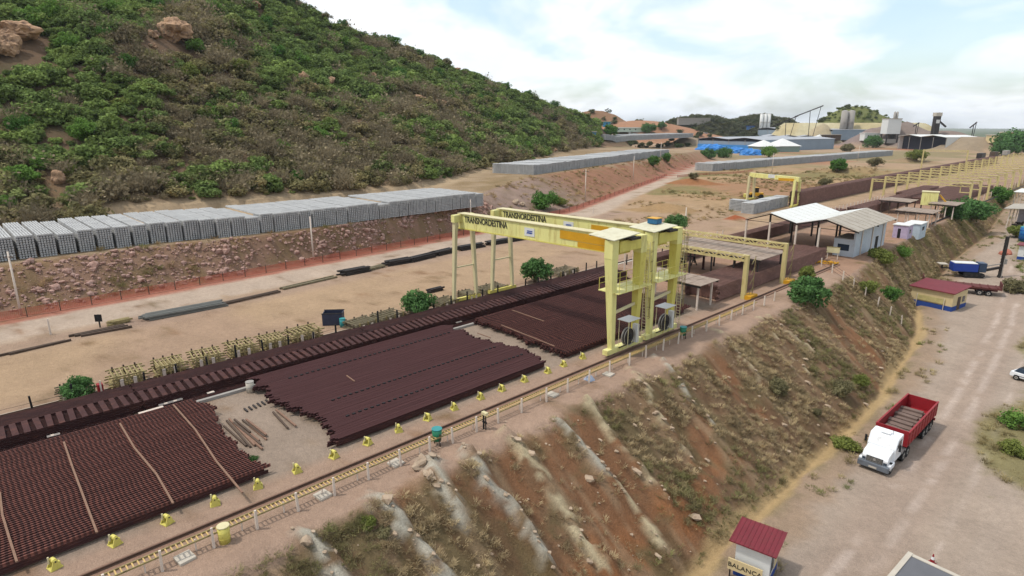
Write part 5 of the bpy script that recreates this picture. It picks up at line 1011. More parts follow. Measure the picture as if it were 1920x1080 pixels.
p = hit(1760, 540); rr = mat('rusty_red_frame', C(112, 62, 58), .85, .1, .3, 1.0); t = thing('flatbed_trailer', 'rusty red flatbed trailer parked behind the cream hut', 'trailer', (-20.0, 125.0, ground(-20, 125)), math.radians(-75))
MB().box(-1.3, 1.3, -5.5, 5.5, 1.2, 1.45).build('bed', rr, t)
for y in np.arange(-5, 5.5, 1.1): MB().box(-1.25, 1.25, y-.08, y+.08, 1.46, 1.54).build('plank', rr, t)
for s in (-1, 1):
    MB().box(s*.6-.12, s*.6+.12, -5, 5, .8, 1.2).build('beam', rr, t)
    for y in (2.6, 3.8, -4): wheel(t, s*1.05, y, .48, .3)
for y in (-5.4, 5.4): MB().box(-1.3, 1.3, y-.06, y+.06, 1.45, 2.3).build('headboard', rr, t)
t = thing('drilling_rig', 'blue crawler drilling rig with a dark upright mast', 'drilling rig', (-20.6, 136.5, ground(-20.6, 136.5)), math.radians(-58))
for s in (-1, 1):
    tk = MB().prism([(-1.7, .35), (-1.4, .05), (1.4, .05), (1.7, .35), (1.6, .75), (1.3, .9), (-1.3, .9), (-1.6, .75)], 'x', s*1.0-.25, s*1.0+.25).build('track', M['black'], t, bevel=.03)
    for y in (-1.3, -.4, .4, 1.3): MB().tube((s*1.0-.27, y, .45), (s*1.0+.27, y, .45), .22, n=12).build('roller', M['steel'], tk)
MB().box(-1.0, 1.0, -3.4, .6, 1.0, 2.5).build('engine_housing', M['blue'], t, bevel=.08); MB().box(-1.02, 1.02, -3.3, .4, 2.5, 2.62).build('housing_top', M['white'], t, bevel=.04); MB().box(-.9, .9, .7, 1.9, 1.0, 2.7).build('cab', mat('dark_blue_cab', C(60, 76, 100), .4), t, bevel=.08); MB().box(-.8, .8, 1.9, 1.93, 1.7, 2.5).build('window', M['glass'], t)
MB().bar((0, 1.8, 1.2), (0, 4.2, 1.9), .45, .4).build('boom', M['steel'], t); MB().bar((0, 1.9, 2.0), (0, 4.3, 2.6), .18).build('cylinder', M['conc'], t)
ms = MB().box(-.22, .22, 4.3, 4.75, .1, 7.6).build('mast', M['steel'], t)
for k in range(12): MB().bar((-.22, 4.28, .4+k*.58), (.22, 4.28, .9+k*.58), .06).build('lacing', M['black'], ms)
MB().box(-.35, .35, 4.76, 5.1, 2.6, 3.5).build('drill_head', M['conc'], ms); MB().tube((.4, 4.6, .1), (.4, 4.6, 4.2), .07, n=8).build('drill_rod', M['conc'], ms); MB().box(-.3, .3, 4.25, 4.9, .05, .4).build('foot', M['steel'], ms); MB().box(-1.3, .3, -5.4, -4.0, 2.0, 2.15).build('rear_panel', M['concl'], t); MB().bar((-.5, -4.6, 1.3), (-.5, -3.3, 1.3), .2).build('rear_arm', M['steel'], t); MB().bar((-.5, -4.7, 1.2), (-.5, -4.7, 2.05), .2).build('rear_post', M['steel'], t)
p = hit(1845, 545); t = thing('cable_drum', 'small grey cable drum lying on the dirt near the rig', 'cable drum', (p[0], p[1], ground(p[0], p[1])), .4); MB().tube((0, -.35, .45), (0, .35, .45), .22, n=14).build('core', M['darkwood'], t)
for s in (-1, 1): MB().tube((0, s*.35-.04, .45), (0, s*.35+.04, .45), .46, n=18).build('flange', M['conc'], t)
# ------------------------------------------------------------------ parked car at the right edge
p = hit(1918, 722); t = thing('parked_car', 'white car with dark windows cut by the right edge of the picture', 'car', (p[0]+.75, p[1]+1.6, ground(p[0]+.7, p[1]+1.6)), math.radians(72))
cb = MB().prism([(-2.1, .35), (-2.15, .75), (-1.3, .95), (2.0, .95), (2.1, .6), (2.05, .35)], 'x', -.85, .85).build('body', wt, t, bevel=.08); gh = MB().taper((0, .3, .95), (1.62, 2.9), (0, .5, 1.48), (1.3, 1.7)).build('cabin', M['glass'], t, bevel=.05); MB().box(-.62, .62, -.3, 1.3, 1.48, 1.52).build('roof', M['black'], gh)
for s in (-1, 1):
    for y in (-1.35, 1.35): wheel(t, s*.78, y, .32, .2)
    MB().box(s*.6-.15, s*.6+.15, -2.17, -2.1, .6, .75).build('headlight', M['glass'], cb); MB().box(s*.86-.02, s*.86+.02, -.9, 1.6, .55, .6).build('trim', M['black'], cb); MB().box(s*.95-.08, s*.95+.08, -.8, -.65, .95, 1.1).build('mirror', M['black'], cb)
MB().box(-.4, .4, -2.18, -2.14, .45, .6).build('grille', M['black'], cb)
# ------------------------------------------------------------------ sheds at the right edge
z = ground(-21, 196); t = thing('open_shed', 'grey roofed open shed on slanted posts at the right edge', 'shed', (-20.2, 196, z))
MB().hexa([(-4.5, -7, 4.6), (5, -7, 5.3), (5, 7, 5.3), (-4.5, 7, 4.6), (-4.5, -7, 4.7), (5, -7, 5.4), (5, 7, 5.4), (-4.5, 7, 4.7)]).build('roof', M['roofgrey'], t)
for x in (-3.3, 0, 3.5):
    for y in (-6, 0, 6): MB().bar((x-.2, y, -.1), (x+.1, y, 4.7), .22).build('post', M['post'], t)
MB().box(-3, 3.4, 5.6, 5.8, -.1, 4.2).build('back_wall', mat('lilac_grey_wall', C(190, 184, 190), .8), t)
for k in range(10): MB().bar((random.uniform(-3, 3), -6+k*.9, .3), (random.uniform(-3, 3), -5.5+k*.9, .7), .3).build('scrap', M['steel'], t)
t = thing('white_roof_shed', 'low white roofed shed behind the grey shed at the right edge', 'shed', (-24, 232, ground(-24, 232))); MB().box(-4, 4, -7, 7, 4.4, 4.5).build('roof', M['roofwhite'], t)
for x in (-3.6, 3.6):
    for y in (-6, 0, 6): MB().box(x-.12, x+.12, y-.12, y+.12, -.1, 4.4).build('post', M['post'], t)
p = hit(1917, 452); t = thing('water_tank', 'blue cylindrical tank at the right edge of the picture', 'tank', (p[0]+.5, p[1], ground(p[0]+.5, p[1]))); MB().tube((0, 0, 0), (0, 0, 3.2), 1.3, n=28).build('shell', mat('blue_tank', C(36, 110, 170), .5), t, True); MB().tube((0, 0, 3.2), (0, 0, 3.6), 1.3, .4, n=28).build('lid', M['teal'], t)
for zz in (.8, 1.6, 2.4): MB().tube((0, 0, zz), (0, 0, zz+.1), 1.33, n=28).build('band', M['blue'], t)
p = hit(1912, 487); t = thing('gate_house', 'small white and blue kiosk with maroon roof at the right edge', 'kiosk', (p[0]+1.0, p[1]+1.5, ground(p[0]+1, p[1]+1.5))); MB().box(-1.5, 1.5, -1.5, 1.5, -.2, 2.8).build('wall', M['white'], t); MB().box(-1.53, 1.53, -1.53, 1.53, -.2, .55).build('plinth', M['blueplinth'], t); MB().box(-1.9, 1.9, -1.9, 1.9, 2.8, 2.95).build('roof', M['maroon'], t); MB().box(-.5, .5, -1.56, -1.53, .8, 1.9).build('window', M['glass'], t)
p = hit(1884, 477); bm = bmesh.new(); bmesh.ops.create_icosphere(bm, subdivisions=3, radius=1)
for v in bm.verts: v.co = Vector((v.co.x*1.6, v.co.y*3.5, max(v.co.z, -.1)*1.3))*.6*(1+.25*math.sin(v.co.x*3+v.co.y*5))
me = bpy.data.meshes.new('earth_heap'); bm.to_mesh(me); bm.free(); me.materials.append(mat('red_earth', C(186, 116, 96), .95, 0, .2, 1.5)); tag(link('earth_heap', me, loc=(p[0], p[1]+1, ground(p[0], p[1]+1))), 'heap of red earth on the right side of the far road', 'earth heap')
# ------------------------------------------------------------------ the plant in the distance
pl_grey = mat('plant_blue_grey_wall', C(150, 166, 180), .7, .1, .1, .2); dkroof = mat('plant_roof', C(178, 180, 184), .5, .1, .1, .1); bluet = mat('blue_tarpaulin', C(60, 140, 220), .6, 0, .2, .2, col2=C(150, 190, 226), thr=(.55, .7)); darkin = mat('dark_interior_shade', C(40, 42, 56), .9, 0, .1)
def pshed(pxl, pxr, dep, h, lb, bays=2, wm=pl_grey, rm=dkroof, name='plant_shed', band=True, cat='shed', open_=False):
    a, b = hit(*pxl), hit(*pxr); u = (b-a)[:2]; Ln = float(np.hypot(*u)); z = min(a[2], b[2])-.3; t = thing(name, lb, cat, (a[0], a[1], z), math.atan2(u[1], u[0])); h += .3
    w = MB(); w.box(0, Ln, dep-.4, dep, 0, h); w.box(0, .4, .4, dep-.4, 0, h); w.box(Ln-.4, Ln, .4, dep-.4, 0, h)
    if not open_: w.box(0, Ln, 0, .4, 0, h-1.4)
    w.build('wall', wm, t)
    MB().box(.5, Ln-.5, .45 if not open_ else 4, .6 if not open_ else 4.2, 0, h-.1).build('shade_panel', darkin, t)  # dark panel: shade under the eaves and inside the shed, put into its colour
    bw = Ln/bays
    for k in range(bays):
        x0, x1 = k*bw-.3, (k+1)*bw+.3; xm = (x0+x1)/2
        for xa, za, xb, zb in ((x0, h, xm, h+1.5), (xm, h+1.5, x1, h)): MB().hexa([(xa, -1, za), (xb, -1, zb), (xb, dep+1, zb), (xa, dep+1, za), (xa, -1, za+.2), (xb, -1, zb+.2), (xb, dep+1, zb+.2), (xa, dep+1, za+.2)]).build('roof', rm, t)
    for k in range(bays*2+1): MB().box(k*bw/2-.2, k*bw/2+.2, -.25, 0, 0, h).build('column', M['conc'], t)
    return t
pshed((1308, 279), (1428, 284), 95, 8.5, 'blue grey plant shed with two low gables and blue tarpaulins in front'); pshed((1432, 271), (1530, 264), 70, 8.0, 'long grey plant shed right of the white tents', 3); pshed((1420, 256), (1560, 252), 60, 10, 'farther grey plant shed below the silos', 3)
ps_ = [o for o in bpy.data.objects if o.get('label', '').startswith('blue grey plant shed')][0]; MB().box(.5, 60, -.9, -.3, .2, 4.6).build('blue_tarp_band', mat('blue_tarp_band_colour', C(70, 146, 214), .6, 0, .15, .2), ps_)  # flat blue band standing in for tarpaulins and barrels before the wall
t = pshed((1682, 279), (1772, 278), 26, 10.5, 'large hangar with dark open front and curved pale roof', 2, M['white'], M['roofwhite'], 'hangar', open_=True)
for i, (px, w_, d_, lb) in enumerate((((1335, 283), 56, 4, 'left blue tarpaulin heap before the plant shed'), ((1376, 287), 56, 4, 'middle blue tarpaulin heap before the plant shed'), ((1408, 291), 40, 4, 'right blue tarpaulin heap beside the white tents'))):
    p = hit(*px); s = w_*math.hypot(p[0], p[1])/F_PX/2; bm = bmesh.new(); bmesh.ops.create_icosphere(bm, subdivisions=3, radius=1)
    for v in bm.verts: k = 1+.2*math.sin(v.co.x*9+i)*math.cos(v.co.y*7); v.co = Vector((v.co.x*s*k, v.co.y*4*k, max(v.co.z, -.2)*4.2*k))
    me = bpy.data.meshes.new('tarpaulin_heap'); bm.to_mesh(me); bm.free(); me.materials.append(bluet); o = link('tarpaulin_heap', me, loc=(p[0], p[1], p[2])); o.rotation_euler = (0, 0, YAW); tag(o, lb, 'tarpaulin')
def tent(px, w_, h, lb, wall=None, roof='roofwhite'):
    p = hit(*px); s = w_*math.hypot(p[0], p[1])/F_PX/2; t = thing('tent', lb, 'tent', (p[0], p[1], p[2]-.2), YAW+.2)
    MB().add([(-s, -s, h), (s, -s, h), (s, s, h), (-s, s, h), (0, 0, h+s*.55)], [(0, 1, 4), (1, 2, 4), (2, 3, 4), (3, 0, 4), (3, 2, 1, 0)]).build('roof', M[roof], t)
    if wall: MB().box(-s*.9, s*.9, -s*.9, s*.9, 0, h).build('wall', wall, t)
    else:
        for a in (-1, 1):
            for b in (-1, 1): MB().box(a*s*.9-.15, a*s*.9+.15, b*s*.9-.15, b*s*.9+.15, 0, h).build('pole', M['post'], t)
tent((1430, 285), 38, 4.5, 'left white pointed tent before the plant shed', mat('pale_green_wall', C(150, 170, 160), .8)); tent((1465, 284), 44, 4.5, 'right white pointed tent before the plant shed', mat('pale_green_wall_b', C(150, 170, 160), .8)); tent((1535, 270), 30, 4.5, 'orange walled kiosk with white pointed roof', mat('orange_brick_wall', C(200, 122, 86), .8))
def silo(px, h, n, r, lb, m='concl', leg=5):
    p = hit(*px); t = thing('silo', lb, 'silo', (p[0], p[1], p[2]-.3), YAW)
    for k in range(n):
        x = (k-(n-1)/2)*r*2.2; MB().tube((x, 0, leg), (x, 0, h), r, n=20).build('tank', M[m], t, True); MB().tube((x, 0, leg-2.5), (x, 0, leg), r*.25, r, n=20).build('hopper', M[m], t); MB().tube((x, 0, h), (x, 0, h+.8), r, r*.3, n=20).build('cap', M['conc'], t)
        for a in (-1, 1):
            for b in (-1, 1): MB().box(x+a*r*.8-.2, x+a*r*.8+.2, b*r*.8-.2, b*r*.8+.2, 0, leg+.5).build('leg', M['steel'], t)
    MB().box(-n*r*1.1, n*r*1.1, -r-.8, -r, h*.6, h*.6+.3).build('walkway', M['conc'], t)
silo((1432, 252), 26, 3, 2.2, 'three white silos behind the blue grey shed', 'white'); silo((1584, 262), 29, 2, 3.2, 'pair of tall concrete grey silos in the plant', 'conc'); silo((1672, 268), 27, 2, 1.0, 'thin twin vents above the white batching block', 'conc', 18)
p = hit(1666, 268); t = thing('batching_block', 'white boxy batching tower on dark legs', 'tower', (p[0], p[1], p[2]), YAW); MB().box(-6, 6, -5, 5, 8, 21).build('body', M['white'], t); 
for a in (-5, 5):
    for b in (-4, 4): MB().box(a-.4, a+.4, b-.4, b+.4, -.2, 8).build('leg', M['steel'], t)
MB().box(-6.3, 6.3, -5.3, 5.3, 21, 21.6).build('roof', M['roofgrey'], t); MB().box(-4, 4, -4, 4, -.2, 3.5).build('base', M['conc'], t)
p = hit(1750, 262); t = thing('conveyor_tower', 'slim dark tower standing behind the hangar', 'tower', (p[0], p[1], p[2]), YAW); MB().box(-2.2, 2.2, -2, 2, -.2, 20).build('frame', M['steel'], t); MB().box(-2.6, 2.6, -2.4, 2.4, 20, 23).build('head', M['concl'], t); MB().box(-1.5, 1.5, -2.1, -2.01, 14, 17).build('panel', M['white'], t); MB().bar((2.2, 0, 16), (9, 0, 11), 1.2).build('chute', M['steel'], t)
def conveyor(pa, pb, da, lb):
    a, b = far(*pa, da), far(*pb, da); t = thing('conveyor', lb, 'conveyor', (a[0], a[1], ground(a[0], a[1]))); o = np.array(t.location); q = b-o; p = a-o
    MB().bar(p, q, 1.6, 1.0).build('belt', M['steel'], t); MB().bar(tuple(q*.55+p*.45), (q[0]*.6+p[0]*.4, q[1]*.6+p[1]*.4, 0), .6).build('strut', M['steel'], t); MB().bar(tuple(q*.92+p*.08), (q[0]*.7+p[0]*.3, q[1]*.7+p[1]*.3, 0), .5).build('strut', M['steel'], t)
conveyor((1490, 219), (1544, 198), 700, 'long dark conveyor rising to the pale sand heap'); conveyor((1446, 238), (1497, 217), 690, 'lower conveyor feeding from the white silos'); conveyor((1818, 240), (1832, 229), 640, 'short conveyor on the gravel heaps at right'); conveyor((1712, 237), (1724, 230), 660, 'small conveyor left of the dark tower')
for px, w_, h, lb, wm, rm in (((1130, 236), 34, 4, 'long white roofed house below the red ridge', M['concl'], M['roofwhite']), ((1137, 236), 12, 4.5, 'blue walled cabin beside the white roofed house', mat('cabin_blue', C(70, 150, 190), .7), M['teal']), ((1185, 246), 60, 4, 'pale green low building at the hill end', mat('pale_green_building', C(200, 214, 196), .8), M['roofwhite']), ((1108, 258), 16, 4, 'small blue hut at the hill end', mat('hut_blue', C(90, 150, 180), .7), M['conc']), ((1180, 256), 40, 2, 'low grey wall building among stacks', M['conc'], M['roofgrey']),
                              ((1300, 233), 55, 8, 'grey crusher building below the wooded hill', M['conc'], M['roofgrey']), ((1406, 242), 12, 4, 'blue container near the white silos', mat('container_blue', C(90, 130, 180), .7), M['blue']), ((1555, 262), 30, 5, 'low brown workshop right of the orange kiosk', M['darkwood'], M['roofgrey']), ((1862, 266), 11, 5, 'cream block tower on the far gravel flats', M['cream'], M['concl']), ((1885, 266), 9, 7, 'taller cream block on the far gravel flats', M['cream'], M['concl']), ((1630, 262), 24, 6, 'white office block in front of the gravel heap', M['white'], M['roofwhite']), ((1905, 266), 8, 4, 'small cream block at the far right', M['cream'], M['concl'])):
    p = hit(*px); s = w_*math.hypot(p[0], p[1])/F_PX; t = thing('plant_building', lb, 'building', (p[0], p[1], p[2]-.3), YAW); MB().box(-s/2, s/2, -4, 4, -.5, h).build('wall', wm, t); MB().box(-s/2-.5, s/2+.5, -4.6, 4.6, h, h+.5).build('roof', rm, t)
    for k in range(0 if h == 8 else max(1, int(s/9))): x = -s/2+(k+.5)*s/max(1, int(s/6)); MB().box(x-.7, x+.7, -4.05, -4.0, h*.4, h*.75).build('window', darkin, t)
# ------------------------------------------------------------------ vegetation
LEAF = leaf_mat('scrub_leaf'); 
def crown(name, m, nclump=14, per=32, leaf=.16, squash=.75, seed=0, spread=.62, cr=.42, lift=.55):
    g = np.random.default_rng(seed); V = []; F = []
    c = g.normal(size=(nclump, 3)); c /= np.linalg.norm(c, axis=1)[:, None]; c *= (spread*(.35+.65*g.random((nclump, 1)))); c[:, 2] *= squash
    for k in range(nclump):
        r = cr*(.6+.7*g.random()); n = int(per*(.6+.8*g.random()))
        d = g.normal(size=(n, 3)); d /= np.linalg.norm(d, axis=1)[:, None]; p = c[k]+d*r*(.55+.5*g.random((n, 1)))*np.array([1, 1, .8])
        t = g.normal(size=(n, 3)); nn = d*.8+t*.6+np.array([0, 0, .35]); nn /= np.linalg.norm(nn, axis=1)[:, None]
        u = np.cross(nn, g.normal(size=(n, 3))); u /= np.linalg.norm(u, axis=1)[:, None]; v = np.cross(nn, u); s = leaf*(.55+.9*g.random((n, 1))); 
        for q in range(n):
            b = len(V); V += [p[q]-u[q]*s[q], p[q]-v[q]*s[q]*.55, p[q]+u[q]*s[q], p[q]+v[q]*s[q]*.55]; F.append((b, b+1, b+2, b+3))
    V = np.array(V); V[:, 2] += lift
    me = bpy.data.meshes.new(name); me.from_pydata(V.tolist(), [], F); me.materials.append(m); return me
def twigs(name, m, n=150, seed=0, h=1.3, leaf=60):
    g = np.random.default_rng(seed); V = []; F = []
    for k in range(n):
        a = g.random()*6.283; e = .35+1.1*g.random(); b0 = np.array([.25*g.normal(), .25*g.normal(), .1+.5*g.random()]); d = np.array([math.cos(a)*math.cos(e), math.sin(a)*math.cos(e), math.sin(e)]); q = b0+d*h*(.4+.6*g.random()); u = np.cross(d, g.normal(size=3)); u /= np.linalg.norm(u); w = .022
        b = len(V); V += [b0-u*w, b0+u*w, q]; F.append((b, b+1, b+2))
    for k in range(leaf):
        p = g.normal(size=3)*np.array([.5, .5, .3])+np.array([0, 0, .75]); u = g.normal(size=3); v = np.cross(u, g.normal(size=3)); u *= .12/np.linalg.norm(u); v *= .09/np.linalg.norm(v); b = len(V); V += [p-u, p-v, p+u, p+v]; F.append((b, b+1, b+2, b+3))
    me = bpy.data.meshes.new(name); me.from_pydata([tuple(x) for x in V], [], F); me.materials.append(m); return me
def tuft(name, m, n=46, seed=0, h=.75, spread=.32):
    g = np.random.default_rng(seed); V = []; F = []
    for k in range(n):
        a = g.random()*6.283; r = spread*math.sqrt(g.random()); b0 = np.array([r*math.cos(a), r*math.sin(a), -.05]); ln = .15+.55*g.random(); d = np.array([math.cos(a)*ln, math.sin(a)*ln, 1]); d /= np.linalg.norm(d); hh = h*(.5+.6*g.random()); u = np.array([-math.sin(a), math.cos(a), 0])*.018
        q1 = b0+d*hh*.6; q2 = b0+d*hh+np.array([math.cos(a)*.12, math.sin(a)*.12, -.08]); b = len(V); V += [b0-u, b0+u, q1+u, q1-u, q2]; F += [(b, b+1, b+2, b+3), (b+3, b+2, b+4)]
    me = bpy.data.meshes.new(name); me.from_pydata([tuple(x) for x in V], [], F); me.materials.append(m); return me
def variants(name, meshes):
    c = bpy.data.collections.new(name)
    for i, me in enumerate(meshes): o = bpy.data.objects.new('%s_%02d' % (name, i), me); c.objects.link(o)
    return c
def scatter(name, P, rotz, scl, idx, col, coll, label, cat):
    n = len(P); me = bpy.data.meshes.new(name); me.from_pydata(np.asarray(P).tolist(), [], [])
    A = me.attributes.new('rot', 'FLOAT_VECTOR', 'POINT'); R = np.zeros((n, 3), np.float32); R[:, 2] = rotz; A.data.foreach_set('vector', R.ravel())
    A = me.attributes.new('scl', 'FLOAT_VECTOR', 'POINT'); A.data.foreach_set('vector', np.asarray(scl, np.float32).ravel())
    A = me.attributes.new('idx', 'INT', 'POINT'); A.data.foreach_set('value', np.asarray(idx, np.int32))
    A = me.attributes.new('col', 'FLOAT_COLOR', 'POINT'); A.data.foreach_set('color', np.concatenate([np.asarray(col, np.float32), np.ones((n, 1), np.float32)], 1).ravel())
    o = link(name, me); ng = bpy.data.node_groups.new(name, 'GeometryNodeTree'); ng.interface.new_socket('Geometry', in_out='INPUT', socket_type='NodeSocketGeometry'); ng.interface.new_socket('Geometry', in_out='OUTPUT', socket_type='NodeSocketGeometry')
    gi, go = ng.nodes.new('NodeGroupInput'), ng.nodes.new('NodeGroupOutput'); ip = ng.nodes.new('GeometryNodeInstanceOnPoints'); ci = ng.nodes.new('GeometryNodeCollectionInfo'); ci.inputs['Collection'].default_value = coll; ci.inputs['Separate Children'].default_value = True; ci.inputs['Reset Children'].default_value = True
    def na(nm, ty): x = ng.nodes.new('GeometryNodeInputNamedAttribute'); x.data_type = ty; x.inputs['Name'].default_value = nm; return x.outputs['Attribute']
    l = ng.links.new; l(gi.outputs[0], ip.inputs['Points']); l(ci.outputs[0], ip.inputs['Instance']); ip.inputs['Pick Instance'].default_value = True
    l(na('idx', 'INT'), ip.inputs['Instance Index']); l(na('rot', 'FLOAT_VECTOR'), ip.inputs['Rotation']); l(na('scl', 'FLOAT_VECTOR'), ip.inputs['Scale']); l(ip.outputs[0], go.inputs[0])
    md = o.modifiers.new('scatter', 'NODES'); md.node_group = ng
    return tag(o, label, cat, kind='stuff')
BUSH = variants('bush', [crown('bush_leaf', LEAF, 18, 42, .11, .7, s, .68, .36) for s in range(4)]+[crown('bush_open', LEAF, 14, 30, .10, .8, 10+s, .8, .3) for s in range(2)]+[twigs('bush_twig', LEAF, 190, 20+s) for s in range(3)])
def pick(a, b, t): return np.array(a)[None]*(1-t[:, None])+np.array(b)[None]*t[:, None]
# scrub on the hill
n = 15000; th0, th1 = math.atan2(-ray(-90, 300)[0], ray(-90, 300)[1]), math.atan2(-ray(1122, 300)[0], ray(1122, 300)[1]); th = rng.uniform(th1, th0, n*2)
df = I(th, _ha[:, 0], _ha[:, 1]); dr = I(th, _ha[:, 0], _ha[:, 2]); rr_ = np.sqrt(rng.uniform((df-9)**2, (np.maximum(dr+14, df+6))**2)); X, Y = -np.sin(th)*rr_, np.cos(th)*rr_; hu = (rr_-df)/(dr-df)
dn = fbm(X, Y, 1/14., 4, 301); keep = (dn+.3*rng.random(len(dn)) > .42)&(hu > np.where(Y < 22, -.2, .01))&(X < -109); X, Y, hu, rr_ = X[keep][:n], Y[keep][:n], hu[keep][:n], rr_[keep][:n]; Z = None
for bx, by, br in BOULD:
    ux, uy = -bx/math.hypot(bx, by), -by/math.hypot(bx, by); dx, dy = X-bx, Y-by; al = dx*ux+dy*uy; ac = np.abs(dx*uy-dy*ux); kk = ~((ac < br*1.15+1.2)&(al > -br)&(al < br*1.6+5)); X, Y, hu, rr_ = X[kk], Y[kk], hu[kk], rr_[kk]
Z = terr(X, Y); n = len(X)
gf = fbm(X, Y, 1/26., 4, 303)+.36*(hu-.46)+.12*(rng.random(n)-.5); green = sst(.36, .57, gf); typ = rng.random(n)
idx = np.where(typ < .22+.6*green, rng.integers(0, 4, n), np.where(typ < .5+.45*green, rng.integers(4, 6, n), rng.integers(6, 9, n)))
t1 = rng.random(n); colg = pick(C(92, 108, 64, 1.0), C(118, 134, 74, 1.0), t1); colo = pick(C(110, 106, 74, 1.0), C(132, 122, 86, 1.0), t1); colb = pick(C(112, 102, 82, 1.0), C(136, 124, 100, 1.0), t1)
k2 = sst(.3, .75, green+.5*(rng.random(n)-.5)); col = colo*(1-k2[:, None])+colg*k2[:, None]; col = np.where((idx >= 6)[:, None], colb, col); col *= (.85+.6*rng.random(n))[:, None]
s = (.7+2.6*rng.random(n)**2.4)*(1+.25*(rr_ > 200)); scl = np.stack([s*1.15, s*1.15, s*(.75+.4*rng.random(n))], 1)
scatter('scrub', np.stack([X, Y, Z-.15], 1), rng.random(n)*6.28, scl, idx, col, BUSH, 'dense thorny scrub of green and grey brown bushes covering the hill', 'scrub')
# single trees
BARK = mat('bark', C(112, 92, 76), .95, 0, .3, 4.0)
LG = [leaf_mat('leaf_bright', C(102, 132, 64, 1.05)), leaf_mat('leaf_mid', C(84, 118, 58, 1.0)), leaf_mat('leaf_olive', C(116, 124, 66, 1.0)), leaf_mat('leaf_deep', C(84, 116, 68, 1.0)), leaf_mat('leaf_dull', C(120, 114, 84, 1.0))]
_cm = {}
def tree(p, r, h, kind, lb, cat='tree', name='tree', group=None, squash=.8, dense=1.0, seed=None):
    seed = random.randint(0, 2) if seed is None else seed; key = (kind, seed, squash, dense)
    if key not in _cm: _cm[key] = crown('crown', LG[kind], int(34*dense), 120, .062, squash, 50+seed+7*kind, .74, .30, 0)
    t = thing(name, lb, cat, (p[0], p[1], p[2]-.15), random.uniform(0, 6.28), group)
    c = link('crown', _cm[key], t, (0, 0, h)); c.scale = (r*random.uniform(.85, 1.2), r*random.uniform(.85, 1.2), r)
    mb = MB(); th_ = max(h-.15*r, .3); mb.tube((0, 0, 0), (.05*r, 0, th_*.6), .09*r+.03, .06*r+.02, n=7)
    for k in range(4): a = k*1.6+seed; mb.tube((.05*r, 0, th_*.55), (.5*r*math.cos(a), .5*r*math.sin(a), th_+.2*r), .045*r+.015, .02*r, n=5)
    mb.build('trunk', BARK, t); return t
for i, (x, y, w_, kd) in enumerate([(160, 268, 42, 0), (100, 45, 40, 0), (130, 100, 34, 0), (55, 55, 36, 0), (40, 255, 34, 1), (45, 350, 40, 0), (15, 395, 30, 0), (140, 95, 26, 0), (230, 205, 24, 2), (355, 150, 30, 2), (370, 100, 26, 0), (430, 105, 30, 1), (240, 130, 26, 1), (450, 140, 34, 2), (565, 130, 34, 0), (520, 110, 26, 1), (440, 250, 28, 1), (530, 285, 26, 0), (600, 265, 30, 0), (720, 235, 26, 0), (800, 245, 24, 0), (645, 285, 22, 0), (560, 340, 24, 1), (690, 110, 26, 0), (750, 150, 26, 1), (820, 150, 24, 1), (900, 200, 24, 1), (640, 90, 26, 0), (500, 60, 28, 1), (400, 30, 28, 0), (300, 25, 24, 1), (215, 30, 28, 0), (200, 75, 22, 1), (280, 180, 22, 2), (395, 215, 22, 0), (330, 290, 20, 2), (770, 300, 22, 1), (985, 280, 22, 0), (870, 225, 20, 0), (930, 230, 20, 1), (75, 320, 26, 0), (135, 330, 20, 2)]):
    p = hit(x, y, dmax=700); d = math.hypot(p[0], p[1]); r = w_*1.25*d/F_PX/2
    reg = 'on the lower slope of the hill' if y > 240 else ('on the middle of the hillside' if y > 130 else 'high on the hill')
    tree(p, r, r*.75, kd, ('bright green bushy tree ' if kd == 0 else ('mid green bushy tree ' if kd == 1 else 'olive green bushy tree '))+reg, group='trees standing out on the hill')
for i, x in enumerate([545, 566, 590, 607, 625, 642, 655, 672, 690, 708, 728, 745, 768, 790, 815, 838, 872, 890, 905, 920, 935, 950, 968, 990, 1015, 1040]):
    th_ = math.atan2(-ray(x, 200)[0], ray(x, 200)[1]); d = float(I(th_, _ha[:, 0], _ha[:, 2]))-2; px_, py_ = -math.sin(th_)*d, math.cos(th_)*d; r = random.uniform(1.8, 4.2)
    tree((px_, py_, ground(px_, py_)), r, r*random.uniform(.9, 1.5), random.choice((1, 3, 3, 4)), 'small tree on the skyline of the hill', group='trees along the hill skyline', dense=.7)
